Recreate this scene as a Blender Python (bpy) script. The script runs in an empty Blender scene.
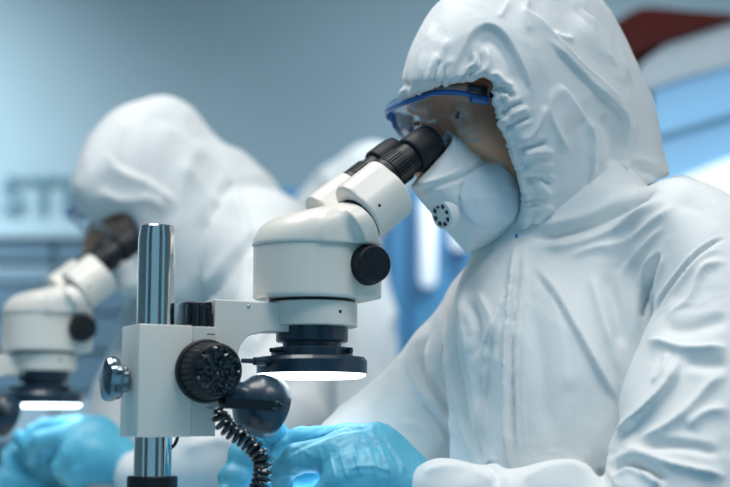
import bpy, bmesh, math, random
import numpy as np
from mathutils import Vector, Matrix
random.seed(7); np.random.seed(7)
PI = math.pi
SC = bpy.context.scene
COL = SC.collection

# ------------------------------------------------------------------ camera
FPX = 70.0/36.0*730.0
CAMZ = 0.86
PIT = math.atan((433-243.5)/FPX)
cd = bpy.data.cameras.new('camera'); cam = bpy.data.objects.new('camera', cd); COL.objects.link(cam)
cd.lens = 70; cd.sensor_width = 36
cam.location = (0, 0, CAMZ); cam.rotation_euler = (PI/2+PIT, 0, 0)
cd.dof.use_dof = True; cd.dof.focus_distance = 1.28; cd.dof.aperture_fstop = 3.3
cd.clip_start = 0.05
SC.camera = cam

# ------------------------------------------------------------------ world, lights, exposure
w = bpy.data.worlds.new('world'); SC.world = w; w.use_nodes = True
w.node_tree.nodes['Background'].inputs[0].default_value = (0.25, 0.56, 0.78, 1)
w.node_tree.nodes['Background'].inputs[1].default_value = 0.54
def area(name, loc, target, sx, sy, power, col=(0.86, 0.95, 1.0)):
    l = bpy.data.lights.new(name, 'AREA'); l.shape = 'RECTANGLE'; l.size = sx; l.size_y = sy; l.energy = power; l.color = col
    o = bpy.data.objects.new(name, l); COL.objects.link(o); o.location = loc
    o.rotation_euler = (Vector(target)-Vector(loc)).to_track_quat('-Z', 'Y').to_euler()
    return o
area('ceiling_lamp_key', (-0.45, 1.25, 2.6), (0.1, 1.40, 0.9), 1.0, 0.7, 22, (1.0, 0.97, 0.93))
area('ceiling_lamp_front', (0.75, 0.55, 2.6), (0.25, 1.4, 1.0), 1.1, 0.6, 16, (1.0, 0.97, 0.93))
area('ceiling_lamp_back', (0.9, 3.1, 2.7), (0.4, 4.1, 0.9), 1.6, 0.6, 21).data.spread = math.radians(120)
area('ceiling_lamp_left', (-1.9, 3.3, 2.7), (-2.0, 4.6, 1.2), 1.0, 0.7, 34).data.spread = math.radians(95)
SC.view_settings.view_transform = 'Standard'; SC.view_settings.look = 'None'
SC.view_settings.gamma = 1; SC.view_settings.use_curve_mapping = False
SC.view_settings.exposure = 0.12
SC.cycles.use_denoising = True

# ------------------------------------------------------------------ helpers
CP, SP = math.cos(PIT), math.sin(PIT)
def P(u, v, Y):
    a = (u-365.0)/FPX; b = -(v-243.5)/FPX
    t = Y/(CP-b*SP)
    return Vector((a*t, Y, CAMZ+(SP+b*CP)*t))
def zv(v, Y): return P(365, v, Y).z
def mpp(Y): return Y/FPX
def project(pts):
    x, y, z = pts[:, 0], pts[:, 1], pts[:, 2]-CAMZ
    d = y*CP+z*SP; up = -y*SP+z*CP
    return 365+FPX*x/d, 243.5-FPX*up/d

def nt_mat(name, base, rough=0.5, metal=0.0, bump=0.0, bscale=200.0, spec=0.5, emit=None, estr=0.0, coat=0.0, trans=0.0, sheen=0.0, var=0.0, vscale=8.0, stretch=(1, 1, 1)):
    m = bpy.data.materials.new(name); m.use_nodes = True
    nt = m.node_tree; b = nt.nodes['Principled BSDF']
    b.inputs['Base Color'].default_value = (*base, 1); b.inputs['Roughness'].default_value = rough
    b.inputs['Metallic'].default_value = metal; b.inputs['Specular IOR Level'].default_value = spec
    if coat: b.inputs['Coat Weight'].default_value = coat
    if trans: b.inputs['Transmission Weight'].default_value = trans
    if sheen: b.inputs['Sheen Weight'].default_value = sheen
    if emit:
        b.inputs['Emission Color'].default_value = (*emit, 1); b.inputs['Emission Strength'].default_value = estr
    tc = nt.nodes.new('ShaderNodeTexCoord'); mp = nt.nodes.new('ShaderNodeMapping')
    mp.inputs['Scale'].default_value = stretch
    nt.links.new(tc.outputs['Object'], mp.inputs['Vector'])
    if var:
        n = nt.nodes.new('ShaderNodeTexNoise'); n.inputs['Scale'].default_value = vscale; n.inputs['Detail'].default_value = 5
        nt.links.new(mp.outputs[0], n.inputs['Vector'])
        r = nt.nodes.new('ShaderNodeMix'); r.data_type = 'RGBA'
        r.inputs[6].default_value = (*[c*(1-var) for c in base], 1); r.inputs[7].default_value = (*[min(1, c*(1+var)) for c in base], 1)
        nt.links.new(n.outputs['Fac'], r.inputs[0]); nt.links.new(r.outputs[2], b.inputs['Base Color'])
    if bump:
        n = nt.nodes.new('ShaderNodeTexNoise'); n.inputs['Scale'].default_value = bscale; n.inputs['Detail'].default_value = 4
        nt.links.new(mp.outputs[0], n.inputs['Vector'])
        bp = nt.nodes.new('ShaderNodeBump'); bp.inputs['Strength'].default_value = bump; bp.inputs['Distance'].default_value = 0.002
        nt.links.new(n.outputs['Fac'], bp.inputs['Height']); nt.links.new(bp.outputs[0], b.inputs['Normal'])
    return m
M = {}
M['wall'] = nt_mat('wall_paint', (0.265, 0.365, 0.41), 0.75, var=0.04, vscale=3)
M['ceiling'] = nt_mat('ceiling_paint', (0.6, 0.66, 0.69), 0.8)
M['floor'] = nt_mat('floor_vinyl', (0.22, 0.38, 0.50), 0.35, var=0.06, vscale=6)  # unseen floor tinted blue as well, for bounce light from below
M['suit'] = nt_mat('suit_fabric', (0.785, 0.81, 0.812), 0.6, bump=0.10, bscale=260, spec=0.35, sheen=0.15)
M['mask'] = nt_mat('mask_felt', (0.80, 0.83, 0.83), 0.75, bump=0.08, bscale=500, spec=0.2)
M['maskup'] = nt_mat('mask_upper_felt', (0.82, 0.83, 0.80), 0.75, bump=0.08, bscale=500, spec=0.2)
M['disc'] = nt_mat('mask_disc', (0.70, 0.79, 0.85), 0.7, spec=0.2)
M['enamel'] = nt_mat('white_enamel', (0.82, 0.78, 0.71), 0.38, bump=0.03, bscale=900, coat=0.15)
M['enamel2'] = nt_mat('grey_enamel', (0.66, 0.66, 0.63), 0.4, bump=0.03, bscale=900)
M['black'] = nt_mat('black_plastic', (0.005, 0.009, 0.013), 0.45, bump=0.05, bscale=700, spec=0.35)
M['rubber'] = nt_mat('black_rubber', (0.008, 0.014, 0.019), 0.55, bump=0.05, bscale=700, spec=0.35)
M['knobm'] = nt_mat('dark_chrome', (0.22, 0.27, 0.30), 0.22, metal=1.0)
M['stage'] = nt_mat('fill_stage', (0.8, 0.9, 1), 0.4, emit=(0.45, 0.78, 1.0), estr=3.0)  # glow added as blue fill light from below
M['gloss'] = nt_mat('glossy_black', (0.006, 0.011, 0.018), 0.16, coat=0.5)
M['anod'] = nt_mat('blue_black_metal', (0.010, 0.030, 0.055), 0.35, metal=0.0, coat=0.3)
M['lampm'] = nt_mat('lamp_housing', (0.008, 0.035, 0.065), 0.36, coat=0.2)
M['chrome'] = nt_mat('polished_steel', (0.80, 0.76, 0.71), 0.11, metal=1.0)
M['steel'] = nt_mat('dull_steel', (0.45, 0.52, 0.56), 0.3, metal=1.0)
M['led'] = nt_mat('led_diffuser', (0.9, 0.95, 1), 0.5, emit=(0.80, 0.93, 1.0), estr=5.0)
M['glove'] = nt_mat('blue_nitrile', (0.10, 0.45, 0.63), 0.42, bump=0.10, bscale=300, spec=0.5)
M['skin'] = nt_mat('skin', (0.82, 0.42, 0.26), 0.5, bump=0.05, bscale=400, var=0.08, vscale=40)
M['hair'] = nt_mat('dark_hair', (0.02, 0.014, 0.012), 0.5)
M['eye'] = nt_mat('eye_white', (0.8, 0.8, 0.78), 0.2)
M['iris'] = nt_mat('eye_iris', (0.05, 0.03, 0.02), 0.2)
M['gogblue'] = nt_mat('goggle_blue_frame', (0.03, 0.14, 0.44), 0.25, coat=0.4)
M['screw'] = nt_mat('dark_hole', (0.02, 0.03, 0.035), 0.5)
M['red'] = nt_mat('red_lacquer', (0.085, 0.009, 0.005), 0.5, spec=0.25)
M['mwhite'] = nt_mat('machine_white', (0.62, 0.68, 0.71), 0.4)
M['mblack'] = nt_mat('machine_black', (0.01, 0.016, 0.02), 0.5)
M['pane'] = nt_mat('machine_blue_pane', (0.20, 0.42, 0.66), 0.15, emit=(0.30, 0.58, 0.85), estr=0.42)
M['mullion'] = nt_mat('blue_grey_bar', (0.16, 0.34, 0.48), 0.4)
M['mlight'] = nt_mat('machine_light_band', (0.8, 0.9, 0.95), 0.4, emit=(0.8, 0.93, 1.0), estr=0.7)
M['cabblue'] = nt_mat('cabinet_blue', (0.07, 0.26, 0.47), 0.3, var=0.08, vscale=2)
M['cabblue2'] = nt_mat('cabinet_blue_frame', (0.035, 0.14, 0.31), 0.3)
M['tube'] = nt_mat('reflection_bar', (0.9, 0.95, 1), 0.4, emit=(0.75, 0.9, 1.0), estr=0.40)  # glow painted in for lamp reflections on the cabinet glass
M['letter'] = nt_mat('sign_letter', (0.065, 0.155, 0.205), 0.5)
M['band1'] = nt_mat('cabinet_grey', (0.17, 0.265, 0.33), 0.45)
M['band2'] = nt_mat('cabinet_dark', (0.085, 0.16, 0.22), 0.45)
M['band3'] = nt_mat('cabinet_pale', (0.30, 0.41, 0.47), 0.45)
M['bench'] = nt_mat('bench_top', (0.24, 0.50, 0.68), 0.3)  # unseen top tinted blue to bounce blue light onto the chest
M['seatm'] = nt_mat('stool_seat', (0.03, 0.05, 0.07), 0.5)
def glass_mat(name, tint, gl=0.06):
    m = bpy.data.materials.new(name); m.use_nodes = True; nt = m.node_tree; nt.nodes.clear()
    o = nt.nodes.new('ShaderNodeOutputMaterial'); t = nt.nodes.new('ShaderNodeBsdfTransparent'); t.inputs[0].default_value = (*tint, 1)
    g = nt.nodes.new('ShaderNodeBsdfGlossy'); g.inputs['Roughness'].default_value = 0.04
    f = nt.nodes.new('ShaderNodeLayerWeight'); f.inputs[0].default_value = 0.25
    mx = nt.nodes.new('ShaderNodeMixShader'); ma = nt.nodes.new('ShaderNodeMath'); ma.operation = 'MULTIPLY_ADD'
    ma.inputs[1].default_value = 0.32; ma.inputs[2].default_value = gl
    nt.links.new(f.outputs['Fresnel'], ma.inputs[0]); nt.links.new(ma.outputs[0], mx.inputs[0])
    nt.links.new(t.outputs[0], mx.inputs[1]); nt.links.new(g.outputs[0], mx.inputs[2]); nt.links.new(mx.outputs[0], o.inputs[0])
    return m
M['lens'] = glass_mat('clear_lens', (0.98, 0.985, 1.0), 0.03)
M['clear'] = glass_mat('clear_plastic', (0.88, 0.93, 0.98), 0.18)

def link_mesh(name, me, mat, parent=None, smooth=True, angle=35):
    me.name = name
    if mat: me.materials.append(mat)
    if smooth:
        me.shade_smooth()
        if angle: me.set_sharp_from_angle(angle=math.radians(angle))
    o = bpy.data.objects.new(name, me); COL.objects.link(o)
    if parent: o.parent = parent
    return o
def empty(name, label, cat, loc=(0, 0, 0), rz=0, group=None):
    o = bpy.data.objects.new(name, None); COL.objects.link(o); o.location = loc; o.rotation_euler = (0, 0, rz)
    o.empty_display_size = 0.1
    o['label'] = label; o['category'] = cat
    if group: o['group'] = group
    return o
def struct(o):
    o['kind'] = 'structure'; return o

class MB:
    def __init__(s): s.v = []; s.f = []
    def add(s, v, f):
        n = len(s.v); s.v += [tuple(p) for p in v]; s.f += [tuple(i+n for i in q) for q in f]
    def box(s, a, b, bev=0.0, mat=None):
        bm = bmesh.new(); bmesh.ops.create_cube(bm, size=1)
        c = [(a[i]+b[i])/2 for i in range(3)]; d = [abs(b[i]-a[i]) for i in range(3)]
        for v in bm.verts: v.co = Vector([c[i]+v.co[i]*d[i] for i in range(3)])
        if bev: bmesh.ops.bevel(bm, geom=bm.edges[:], offset=bev, segments=3, affect='EDGES', profile=0.5)
        if mat: bmesh.ops.transform(bm, matrix=mat, verts=bm.verts)
        bm.verts.index_update()
        s.add([v.co for v in bm.verts], [[v.index for v in f.verts] for f in bm.faces]); bm.free()
    def lathe(s, prof, o=(0, 0, 0), d=(0, 0, 1), n=48, rib=None, cap=True):
        # prof: list of (radius, t); rib(theta, i)->radius factor
        d = Vector(d).normalized(); o = Vector(o)
        e1 = d.orthogonal().normalized() if abs(d.z) < 0.99 else Vector((1, 0, 0)); e2 = d.cross(e1)
        vs = []; fs = []
        for i, (r, t) in enumerate(prof):
            for k in range(n):
                th = 2*PI*k/n; rr = r*(rib(th, i) if rib else 1)
                vs.append(o+d*t+e1*(rr*math.cos(th))+e2*(rr*math.sin(th)))
        for i in range(len(prof)-1):
            for k in range(n):
                k2 = (k+1) % n
                fs.append((i*n+k, i*n+k2, (i+1)*n+k2, (i+1)*n+k))
        if cap:
            fs.append(tuple(range(n-1, -1, -1))); fs.append(tuple(range((len(prof)-1)*n, len(prof)*n)))
        s.add(vs, fs)
    def tube(s, pts, r, n=10, close=False):
        pts = [Vector(p) for p in pts]; N = len(pts)
        vs = []; fs = []; prev = None
        for i, p in enumerate(pts):
            t = (pts[min(i+1, N-1)]-pts[max(i-1, 0)]).normalized()
            if prev is None: e1 = t.orthogonal().normalized()
            else: e1 = (prev-t*prev.dot(t)).normalized()
            prev = e1; e2 = t.cross(e1)
            rr = r[i] if isinstance(r, (list, tuple)) else r
            for k in range(n):
                th = 2*PI*k/n; vs.append(p+e1*(rr*math.cos(th))+e2*(rr*math.sin(th)))
        for i in range(N-1):
            for k in range(n):
                k2 = (k+1) % n; fs.append((i*n+k, i*n+k2, (i+1)*n+k2, (i+1)*n+k))
        fs.append(tuple(range(n-1, -1, -1))); fs.append(tuple(range((N-1)*n, N*n)))
        s.add(vs, fs)
    def prism(s, poly, off):
        # poly: 3D points (planar), off: extrusion vector
        n = len(poly); off = Vector(off); a = [Vector(p) for p in poly]; b = [p+off for p in a]
        s.add(a+b, [tuple(range(n-1, -1, -1)), tuple(range(n, 2*n))]+[(i, (i+1) % n, (i+1) % n+n, i+n) for i in range(n)])
    def build(s, name, mat, parent=None, smooth=True, angle=35):
        me = bpy.data.meshes.new(name); me.from_pydata(s.v, [], s.f); me.update()
        bm = bmesh.new(); bm.from_mesh(me); bmesh.ops.recalc_face_normals(bm, faces=bm.faces); bm.to_mesh(me); bm.free()
        return link_mesh(name, me, mat, parent, smooth, angle)

# ------------------------------------------------------------------ signed-distance modelling
def catmull(pts, n=6, closed=True):
    pts = [np.array(p, float) for p in pts]; N = len(pts); out = []
    rng = range(N) if closed else range(N-1)
    for i in rng:
        g = (lambda k: pts[k % N]) if closed else (lambda k: pts[min(max(k, 0), N-1)])
        p0, p1, p2, p3 = g(i-1), g(i), g(i+1), g(i+2)
        for k in range(n):
            t = k/n
            out.append(0.5*((2*p1)+(-p0+p2)*t+(2*p0-5*p1+4*p2-p3)*t*t+(-p0+3*p1-3*p2+p3)*t**3))
    if not closed: out.append(pts[-1])
    return out
class Grid:
    def __init__(s, lo, hi, h):
        s.lo = np.array(lo, float); s.h = h
        s.n = [int(math.ceil((hi[i]-lo[i])/h))+1 for i in range(3)]
        ax = [(s.lo[i]+h*np.arange(s.n[i])).astype(np.float32) for i in range(3)]
        s.x = ax[0][:, None, None]; s.y = ax[1][None, :, None]; s.z = ax[2][None, None, :]
def poly2d(X, Z, poly):
    poly = np.array(poly, float); n = len(poly)
    d = np.full(np.broadcast(X, Z).shape, 1e9, np.float32); sgn = np.ones(d.shape, np.float32)
    for i in range(n):
        a = poly[i]; b = poly[(i+1) % n]; e = b-a; wx = X-a[0]; wz = Z-a[1]
        t = np.clip((wx*e[0]+wz*e[1])/max(e@e, 1e-12), 0, 1)
        d = np.minimum(d, (wx-e[0]*t)**2+(wz-e[1]*t)**2)
        c1 = (Z >= a[1]); c2 = (Z < b[1]); c3 = (e[0]*wz > e[1]*wx)
        flip = (c1 & c2 & c3) | (~c1 & ~c2 & ~c3)
        sgn = np.where(flip, -sgn, sgn)
    return (sgn*np.sqrt(d)).astype(np.float32)
def inflate(G, pxpoly, Y0, R, kx=0.0, kz=0.0, u0=365, v0=243, smooth=True, flat=1.0):
    """a body whose outline is the pixel outline at depth Y0 and whose half-thickness is R; leaning in depth by kx, kz"""
    if smooth: pxpoly = catmull(pxpoly, 5)
    c = P(u0, v0, Y0)
    pl = []
    for u, v in pxpoly:
        Y = Y0
        for _ in range(4):
            q = P(u, v, Y); Y = Y0+kx*(q.x-c.x)+kz*(q.z-c.z)
        q = P(u, v, Y); pl.append((q.x, q.z))
    d = poly2d(G.x[:, 0, :], G.z[:, 0, :], pl)[:, None, :]
    w2 = d[:, 0, :].copy(); k = max(1, int(0.35*R/G.h))
    for _ in range(3):
        for ax in (0, 1):
            pd = np.pad(w2, [(k, k) if i == ax else (0, 0) for i in range(2)], mode='edge'); cs = np.cumsum(pd, ax)
            cs = np.insert(cs, 0, 0, ax); n_ = w2.shape[ax]; w_ = 2*k+1
            w2 = (np.take(cs, np.arange(w_, n_+w_), ax)-np.take(cs, np.arange(0, n_), ax))/w_
    bl = np.clip((-d[:, 0, :]-0.06*R)/(0.5*R), 0, 1); bl = bl*bl*(3-2*bl)
    d = (d[:, 0, :]*(1-bl)+w2*bl)[:, None, :].astype(np.float32)
    wq = (G.y-(Y0+kx*(G.x-c.x)+kz*(G.z-c.z)))*flat
    return (np.sqrt(np.maximum(d+R, 0)**2+wq**2)-R+np.minimum(d+R, 0)*0.0).astype(np.float32)
def cutter(G, pxpoly, Y0, smooth=True, kx=0.0, u0=365):
    if smooth: pxpoly = catmull(pxpoly, 5)
    c = P(u0, 243, Y0); pl = []
    for u, v in pxpoly:
        q = P(u, v, Y0); Y = Y0+kx*(q.x-c.x); q = P(u, v, Y); pl.append((q.x, q.z))
    return poly2d(G.x[:, 0, :], G.z[:, 0, :], pl)[:, None, :]
def cone(G, a, b, ra, rb):
    a = np.array(a, float); b = np.array(b, float); e = b-a
    wx, wy, wz = G.x-a[0], G.y-a[1], G.z-a[2]
    t = np.clip((wx*e[0]+wy*e[1]+wz*e[2])/max(e@e, 1e-12), 0, 1)
    return (np.sqrt((wx-e[0]*t)**2+(wy-e[1]*t)**2+(wz-e[2]*t)**2)-(ra+(rb-ra)*t)).astype(np.float32)
def smin(a, b, k):
    h = np.clip(0.5+0.5*(b-a)/k, 0, 1)
    return b+(a-b)*h-k*h*(1-h)
def smax(a, b, k): return -smin(-a, -b, k)
def chain(G, pts, k=0.004):
    """pts: (u, v, Y, r_px)"""
    f = None
    for a, b in zip(pts, pts[1:]):
        g = cone(G, P(*a[:3]), P(*b[:3]), a[3]*mpp(a[2]), b[3]*mpp(b[2]))
        f = g if f is None else smin(f, g, k)
    return f
def ellipsoid(G, c, rad, axes=None):
    wx, wy, wz = G.x-c[0], G.y-c[1], G.z-c[2]
    if axes is None: q = [wx, wy, wz]
    else: q = [wx*a[0]+wy*a[1]+wz*a[2] for a in axes]
    k = np.sqrt(sum((q[i]/rad[i])**2 for i in range(3)))
    return ((k-1)*min(rad)).astype(np.float32)
def nets(f, G):
    f = np.pad(f, 1, constant_values=1.0) if False else f
    nx, ny, nz = f.shape; s = f < 0
    cnt = np.zeros((nx-1, ny-1, nz-1), np.int8)
    for dx in (0, 1):
        for dy in (0, 1):
            for dz in (0, 1):
                cnt += s[dx:nx-1+dx, dy:ny-1+dy, dz:nz-1+dz]
    act = (cnt > 0) & (cnt < 8)
    I = np.argwhere(act); idx = np.full(act.shape, -1, np.int64); idx[act] = np.arange(len(I))
    acc = np.zeros((len(I), 3)); num = np.zeros(len(I))
    cor = [(a, b, c) for a in (0, 1) for b in (0, 1) for c in (0, 1)]
    val = {c: f[I[:, 0]+c[0], I[:, 1]+c[1], I[:, 2]+c[2]].astype(float) for c in cor}
    for c in cor:
        for ax in range(3):
            if c[ax] == 0:
                d = list(c); d[ax] = 1; d = tuple(d)
                va, vb = val[c], val[d]; m = (va < 0) != (vb < 0)
                t = np.where(m, va/np.where(m, va-vb, 1), 0)
                p = np.array(c, float)[None, :].repeat(len(I), 0); p[:, ax] += t
                acc[m] += p[m]; num[m] += 1
    V = G.lo+(I+acc/num[:, None])*G.h
    quads = []
    for ax in range(3):
        a1, a2 = [(1, 2), (2, 0), (0, 1)][ax]
        lo = [slice(None)]*3; hi = [slice(None)]*3
        lo[ax] = slice(0, -1); hi[ax] = slice(1, None)
        m = s[tuple(lo)] != s[tuple(hi)]
        E = np.argwhere(m)
        ok = (E[:, a1] > 0) & (E[:, a2] > 0) & (E[:, a1] < f.shape[a1]-1) & (E[:, a2] < f.shape[a2]-1)
        E = E[ok]
        def at(o1, o2):
            q = E.copy(); q[:, a1] -= o1; q[:, a2] -= o2
            return idx[q[:, 0], q[:, 1], q[:, 2]]
        q = np.stack([at(1, 1), at(0, 1), at(0, 0), at(1, 0)], 1)
        ins = s[E[:, 0], E[:, 1], E[:, 2]]
        q[~ins] = q[~ins][:, ::-1]
        quads.append(q)
    return V, np.concatenate(quads)
def relax(V, Q, it=2, lam=0.5):
    for _ in range(it):
        acc = np.zeros_like(V); n = np.zeros(len(V))
        for i in range(4):
            a, b = Q[:, i], Q[:, (i+1) % 4]
            np.add.at(acc, a, V[b]); np.add.at(n, a, 1); np.add.at(acc, b, V[a]); np.add.at(n, b, 1)
        V = V+lam*(acc/np.maximum(n, 1)[:, None]-V)
    return V
def vnormals(V, Q):
    n = np.cross(V[Q[:, 2]]-V[Q[:, 0]], V[Q[:, 3]]-V[Q[:, 1]]); out = np.zeros_like(V)
    for i in range(4): np.add.at(out, Q[:, i], n)
    return out/np.maximum(np.linalg.norm(out, axis=1), 1e-12)[:, None]
def keep_big(V, Q, frac=0.02):
    lab = np.arange(len(V))
    while True:
        m = lab[Q].min(1); new = lab.copy()
        for i in range(4): np.minimum.at(new, Q[:, i], m)
        new = new[new]
        if (new == lab).all(): break
        lab = new
    u, c = np.unique(lab, return_counts=True); good = set(u[c >= frac*len(V)])
    if len(good) == len(u): return V, Q
    k = np.isin(lab, list(good)); re = np.cumsum(k)-1
    return V[k], re[Q[k[Q[:, 0]]]]
def np_mesh(name, V, Q, mat, parent=None, angle=None):
    me = bpy.data.meshes.new(name)
    me.vertices.add(len(V)); me.vertices.foreach_set('co', V.astype(np.float32).ravel())
    me.loops.add(Q.size); me.loops.foreach_set('vertex_index', Q.astype(np.int32).ravel())
    me.polygons.add(len(Q)); me.polygons.foreach_set('loop_start', (np.arange(len(Q))*4).astype(np.int32))
    me.update(calc_edges=True); me.validate()
    return link_mesh(name, me, mat, parent, True, angle)
_H = np.random.RandomState(3).rand(4096).astype(np.float64)*2-1
def vnoise(p):
    i = np.floor(p).astype(np.int64); f = p-i; f = f*f*f*(f*(f*6-15)+10); r = 0
    for dx in (0, 1):
        for dy in (0, 1):
            for dz in (0, 1):
                h = _H[((i[:, 0]+dx)*73+(i[:, 1]+dy)*619+(i[:, 2]+dz)*1301) % 4096]
                r = r+h*(f[:, 0] if dx else 1-f[:, 0])*(f[:, 1] if dy else 1-f[:, 1])*(f[:, 2] if dz else 1-f[:, 2])
    return r
def crumple(V, N, amp, scale, seed=0.0):
    p = V*scale+seed
    wv = np.stack([vnoise(p*0.6+11), vnoise(p*0.6+23), vnoise(p*0.6+37)], 1)
    q = p+wv*1.1
    r = 1-np.abs(vnoise(q))*2.2
    r2 = 1-np.abs(vnoise(q*2.1+5))*2.2
    return V+N*((r*0.7+r2*0.3)*amp)[:, None]
def segdist(u, v, pts):
    d = np.full(len(u), 1e9); sd = np.zeros(len(u)); tt = np.zeros(len(u))
    L = [0]
    for a, b in zip(pts, pts[1:]): L.append(L[-1]+math.hypot(b[0]-a[0], b[1]-a[1]))
    for i, (a, b) in enumerate(zip(pts, pts[1:])):
        ex, ey = b[0]-a[0], b[1]-a[1]; l2 = ex*ex+ey*ey+1e-9
        t = np.clip(((u-a[0])*ex+(v-a[1])*ey)/l2, 0, 1)
        dx, dy = u-a[0]-ex*t, v-a[1]-ey*t; dd = np.hypot(dx, dy)
        m = dd < d
        d[m] = dd[m]; sd[m] = (np.sign(ex*(v-a[1])-ey*(u-a[0]))*dd)[m]; tt[m] = ((L[i]+t*(L[i+1]-L[i]))/L[-1])[m]
    return d, sd, tt
def folds(V, N, lst, both=False):
    """lay cloth folds along lines: ridge (r), crease (c) or lapped step (s)"""
    u, v = project(V)
    view = V-np.array([0, 0, CAMZ]); view /= np.linalg.norm(view, axis=1)[:, None]
    face = np.clip(-(N*view).sum(1)*2.5+0.25, 0, 1)
    off = np.zeros(len(V))
    for kind, pts, wd, amp in lst:
        pts = [tuple(p) for p in catmull(pts, 6, closed=False)]
        d, sd, t = segdist(u, v, pts)
        tap = np.clip(np.minimum(t, 1-t)*5, 0, 1); tap = tap*tap*(3-2*tap)
        if kind == 'r': pr = 0.75*np.exp(-d/(wd*0.9))+0.15*np.exp(-(d/wd)**2)
        elif kind == 'c': pr = -np.exp(-(d/wd)**2)+0.35*np.exp(-((d-1.6*wd)/wd)**2)
        else:
            pr = np.where(sd > 0, np.exp(-np.abs(sd)/(wd*2.8)), np.exp(-(sd/(wd*0.40))**2))*0.85
        off += amp*pr*tap
    return V+N*(off*face)[:, None]

# ------------------------------------------------------------------ the room
TZ = 0.75
def slab(name, a, b, mat): m = MB(); m.box(a, b); return struct(m.build(name, M[mat], smooth=False))
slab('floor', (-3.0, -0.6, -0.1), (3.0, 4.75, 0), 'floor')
slab('ceiling', (-3.0, -0.6, 2.9), (3.0, 4.75, 3.0), 'ceiling')
slab('wall_back', (-3.0, 4.65, 0), (3.0, 4.75, 2.9), 'wall')
slab('wall_left', (-3.1, -0.6, 0), (-3.0, 4.75, 2.9), 'wall')
slab('wall_right', (3.0, -0.6, 0), (3.1, 4.75, 2.9), 'wall')
m = MB(); m.box((-2.99, 4.62, 0), (2.99, 4.65, 0.1)); struct(m.build('baseboard_back', M['band1'], smooth=False))

# blurred lettering on the far wall
YW = 4.64
tv, tf = [], []
def letter_mesh():
    c = bpy.data.curves.new('lettering', 'FONT'); c.body = 'STI'; c.size = 0.178; c.extrude = 0.008; c.offset = 0.0045; c.space_character = 1.12
    o = bpy.data.objects.new('tmp', c); COL.objects.link(o)
    dg = bpy.context.evaluated_depsgraph_get(); me = bpy.data.meshes.new_from_object(o.evaluated_get(dg))
    bpy.data.objects.remove(o); return me
me = letter_mesh()
xs = [v.co.x for v in me.vertices]; ys = [v.co.y for v in me.vertices]
q0, q1 = P(2, 214, YW), P(71, 176, YW)
sx, sy = (q1.x-q0.x)/(max(xs)-min(xs)), (q1.z-q0.z)/(max(ys)-min(ys))
mx, my = min(xs), min(ys)
for v in me.vertices: v.co = ((v.co.x-mx)*sx, -v.co.z, (v.co.y-my)*sy)
sign = link_mesh('wall_lettering', me, M['letter'], smooth=False); sign.location = (q0.x, YW, q0.z)
sign['label'] = 'dark grey-blue capital letters STI mounted on the far wall'; sign['category'] = 'sign'

# low grey storage units on the far wall, left
def px_box(mb, u0, v0, u1, v1, Y0, Y1, bev=0.0):
    a, b = P(u0, v1, Y0), P(u1, v0, Y0)
    mb.box((a.x, Y0, a.z), (b.x, Y1, b.z), bev)
cab = empty('storage_cabinet', 'blue-grey storage cabinet of stacked drawers below the wall letters', 'cabinet', (P(40, 300, 4.3).x, 4.45, 0))
def child_world(o, parent):
    o.parent = parent
    o.matrix_parent_inverse = parent_mat(parent).inverted(); return o
def parent_mat(p):
    return Matrix.Translation(p.location) @ p.rotation_euler.to_matrix().to_4x4()
m = MB(); a, b = P(-120, 0, 4.32), P(205, 238, 4.32); m.box((a.x, 4.32, 0), (b.x, 4.64, b.z)); child_world(m.build('body', M['band1'], smooth=False), cab)
for (v0, v1, mt) in ((243, 262, 'band2'), (266, 282, 'band1'), (287, 312, 'band2'), (317, 350, 'band2'), (356, 392, 'band2'), (398, 440, 'band3')):
    m = MB(); px_box(m, -118, v0, 52, v1, 4.295, 4.319, 0.004); d = child_world(m.build('drawer', M[mt], smooth=False), cab)
    m = MB(); px_box(m, 56, v0, 203, v1, 4.295, 4.319, 0.004); d = child_world(m.build('drawer', M[mt], smooth=False), cab)
m = MB(); px_box(m, -124, 232, 208, 238, 4.28, 4.64, 0.004); child_world(m.build('top', M['band3'], smooth=False), cab)

# tall blue glazed cabinet behind the two operators
gc = empty('glazed_cabinet', 'tall blue glass-fronted cabinet behind the near operator with glowing bars standing in for lamp reflections', 'cabinet', (P(450, 300, 4.1).x, 4.25, 0))
YC = 4.10
a, b = P(262, 487, YC), P(640, 188, YC)
m = MB(); m.box((a.x, YC, 0), (b.x, 4.6, b.z), 0.006); child_world(m.build('body', M['cabblue'], smooth=False), gc)
for (u0, u1) in ((266, 318), (324, 386), (391, 408), (413, 456), (461, 540), (546, 636)):
    m = MB(); px_box(m, u0, 194, u1, 470, YC-0.02, YC-0.001, 0.004); child_world(m.build('door', M['cabblue'], smooth=False), gc)
for u in (321, 388.5, 410.5, 458.5, 543):
    m = MB(); px_box(m, u-2.2, 192, u+2.2, 474, YC-0.03, YC-0.001); child_world(m.build('mullion', M['cabblue2'], smooth=False), gc)
for (u0, u1, v0, v1) in ((419, 437, 196, 287), (449, 470, 196, 250)):  # glowing bars in place of lamp reflections on the glass
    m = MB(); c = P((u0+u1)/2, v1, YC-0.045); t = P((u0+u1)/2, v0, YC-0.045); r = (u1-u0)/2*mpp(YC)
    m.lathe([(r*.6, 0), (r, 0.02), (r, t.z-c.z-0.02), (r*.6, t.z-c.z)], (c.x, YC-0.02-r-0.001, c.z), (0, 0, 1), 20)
    child_world(m.build('reflection_bar', M['tube']), gc)

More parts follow.
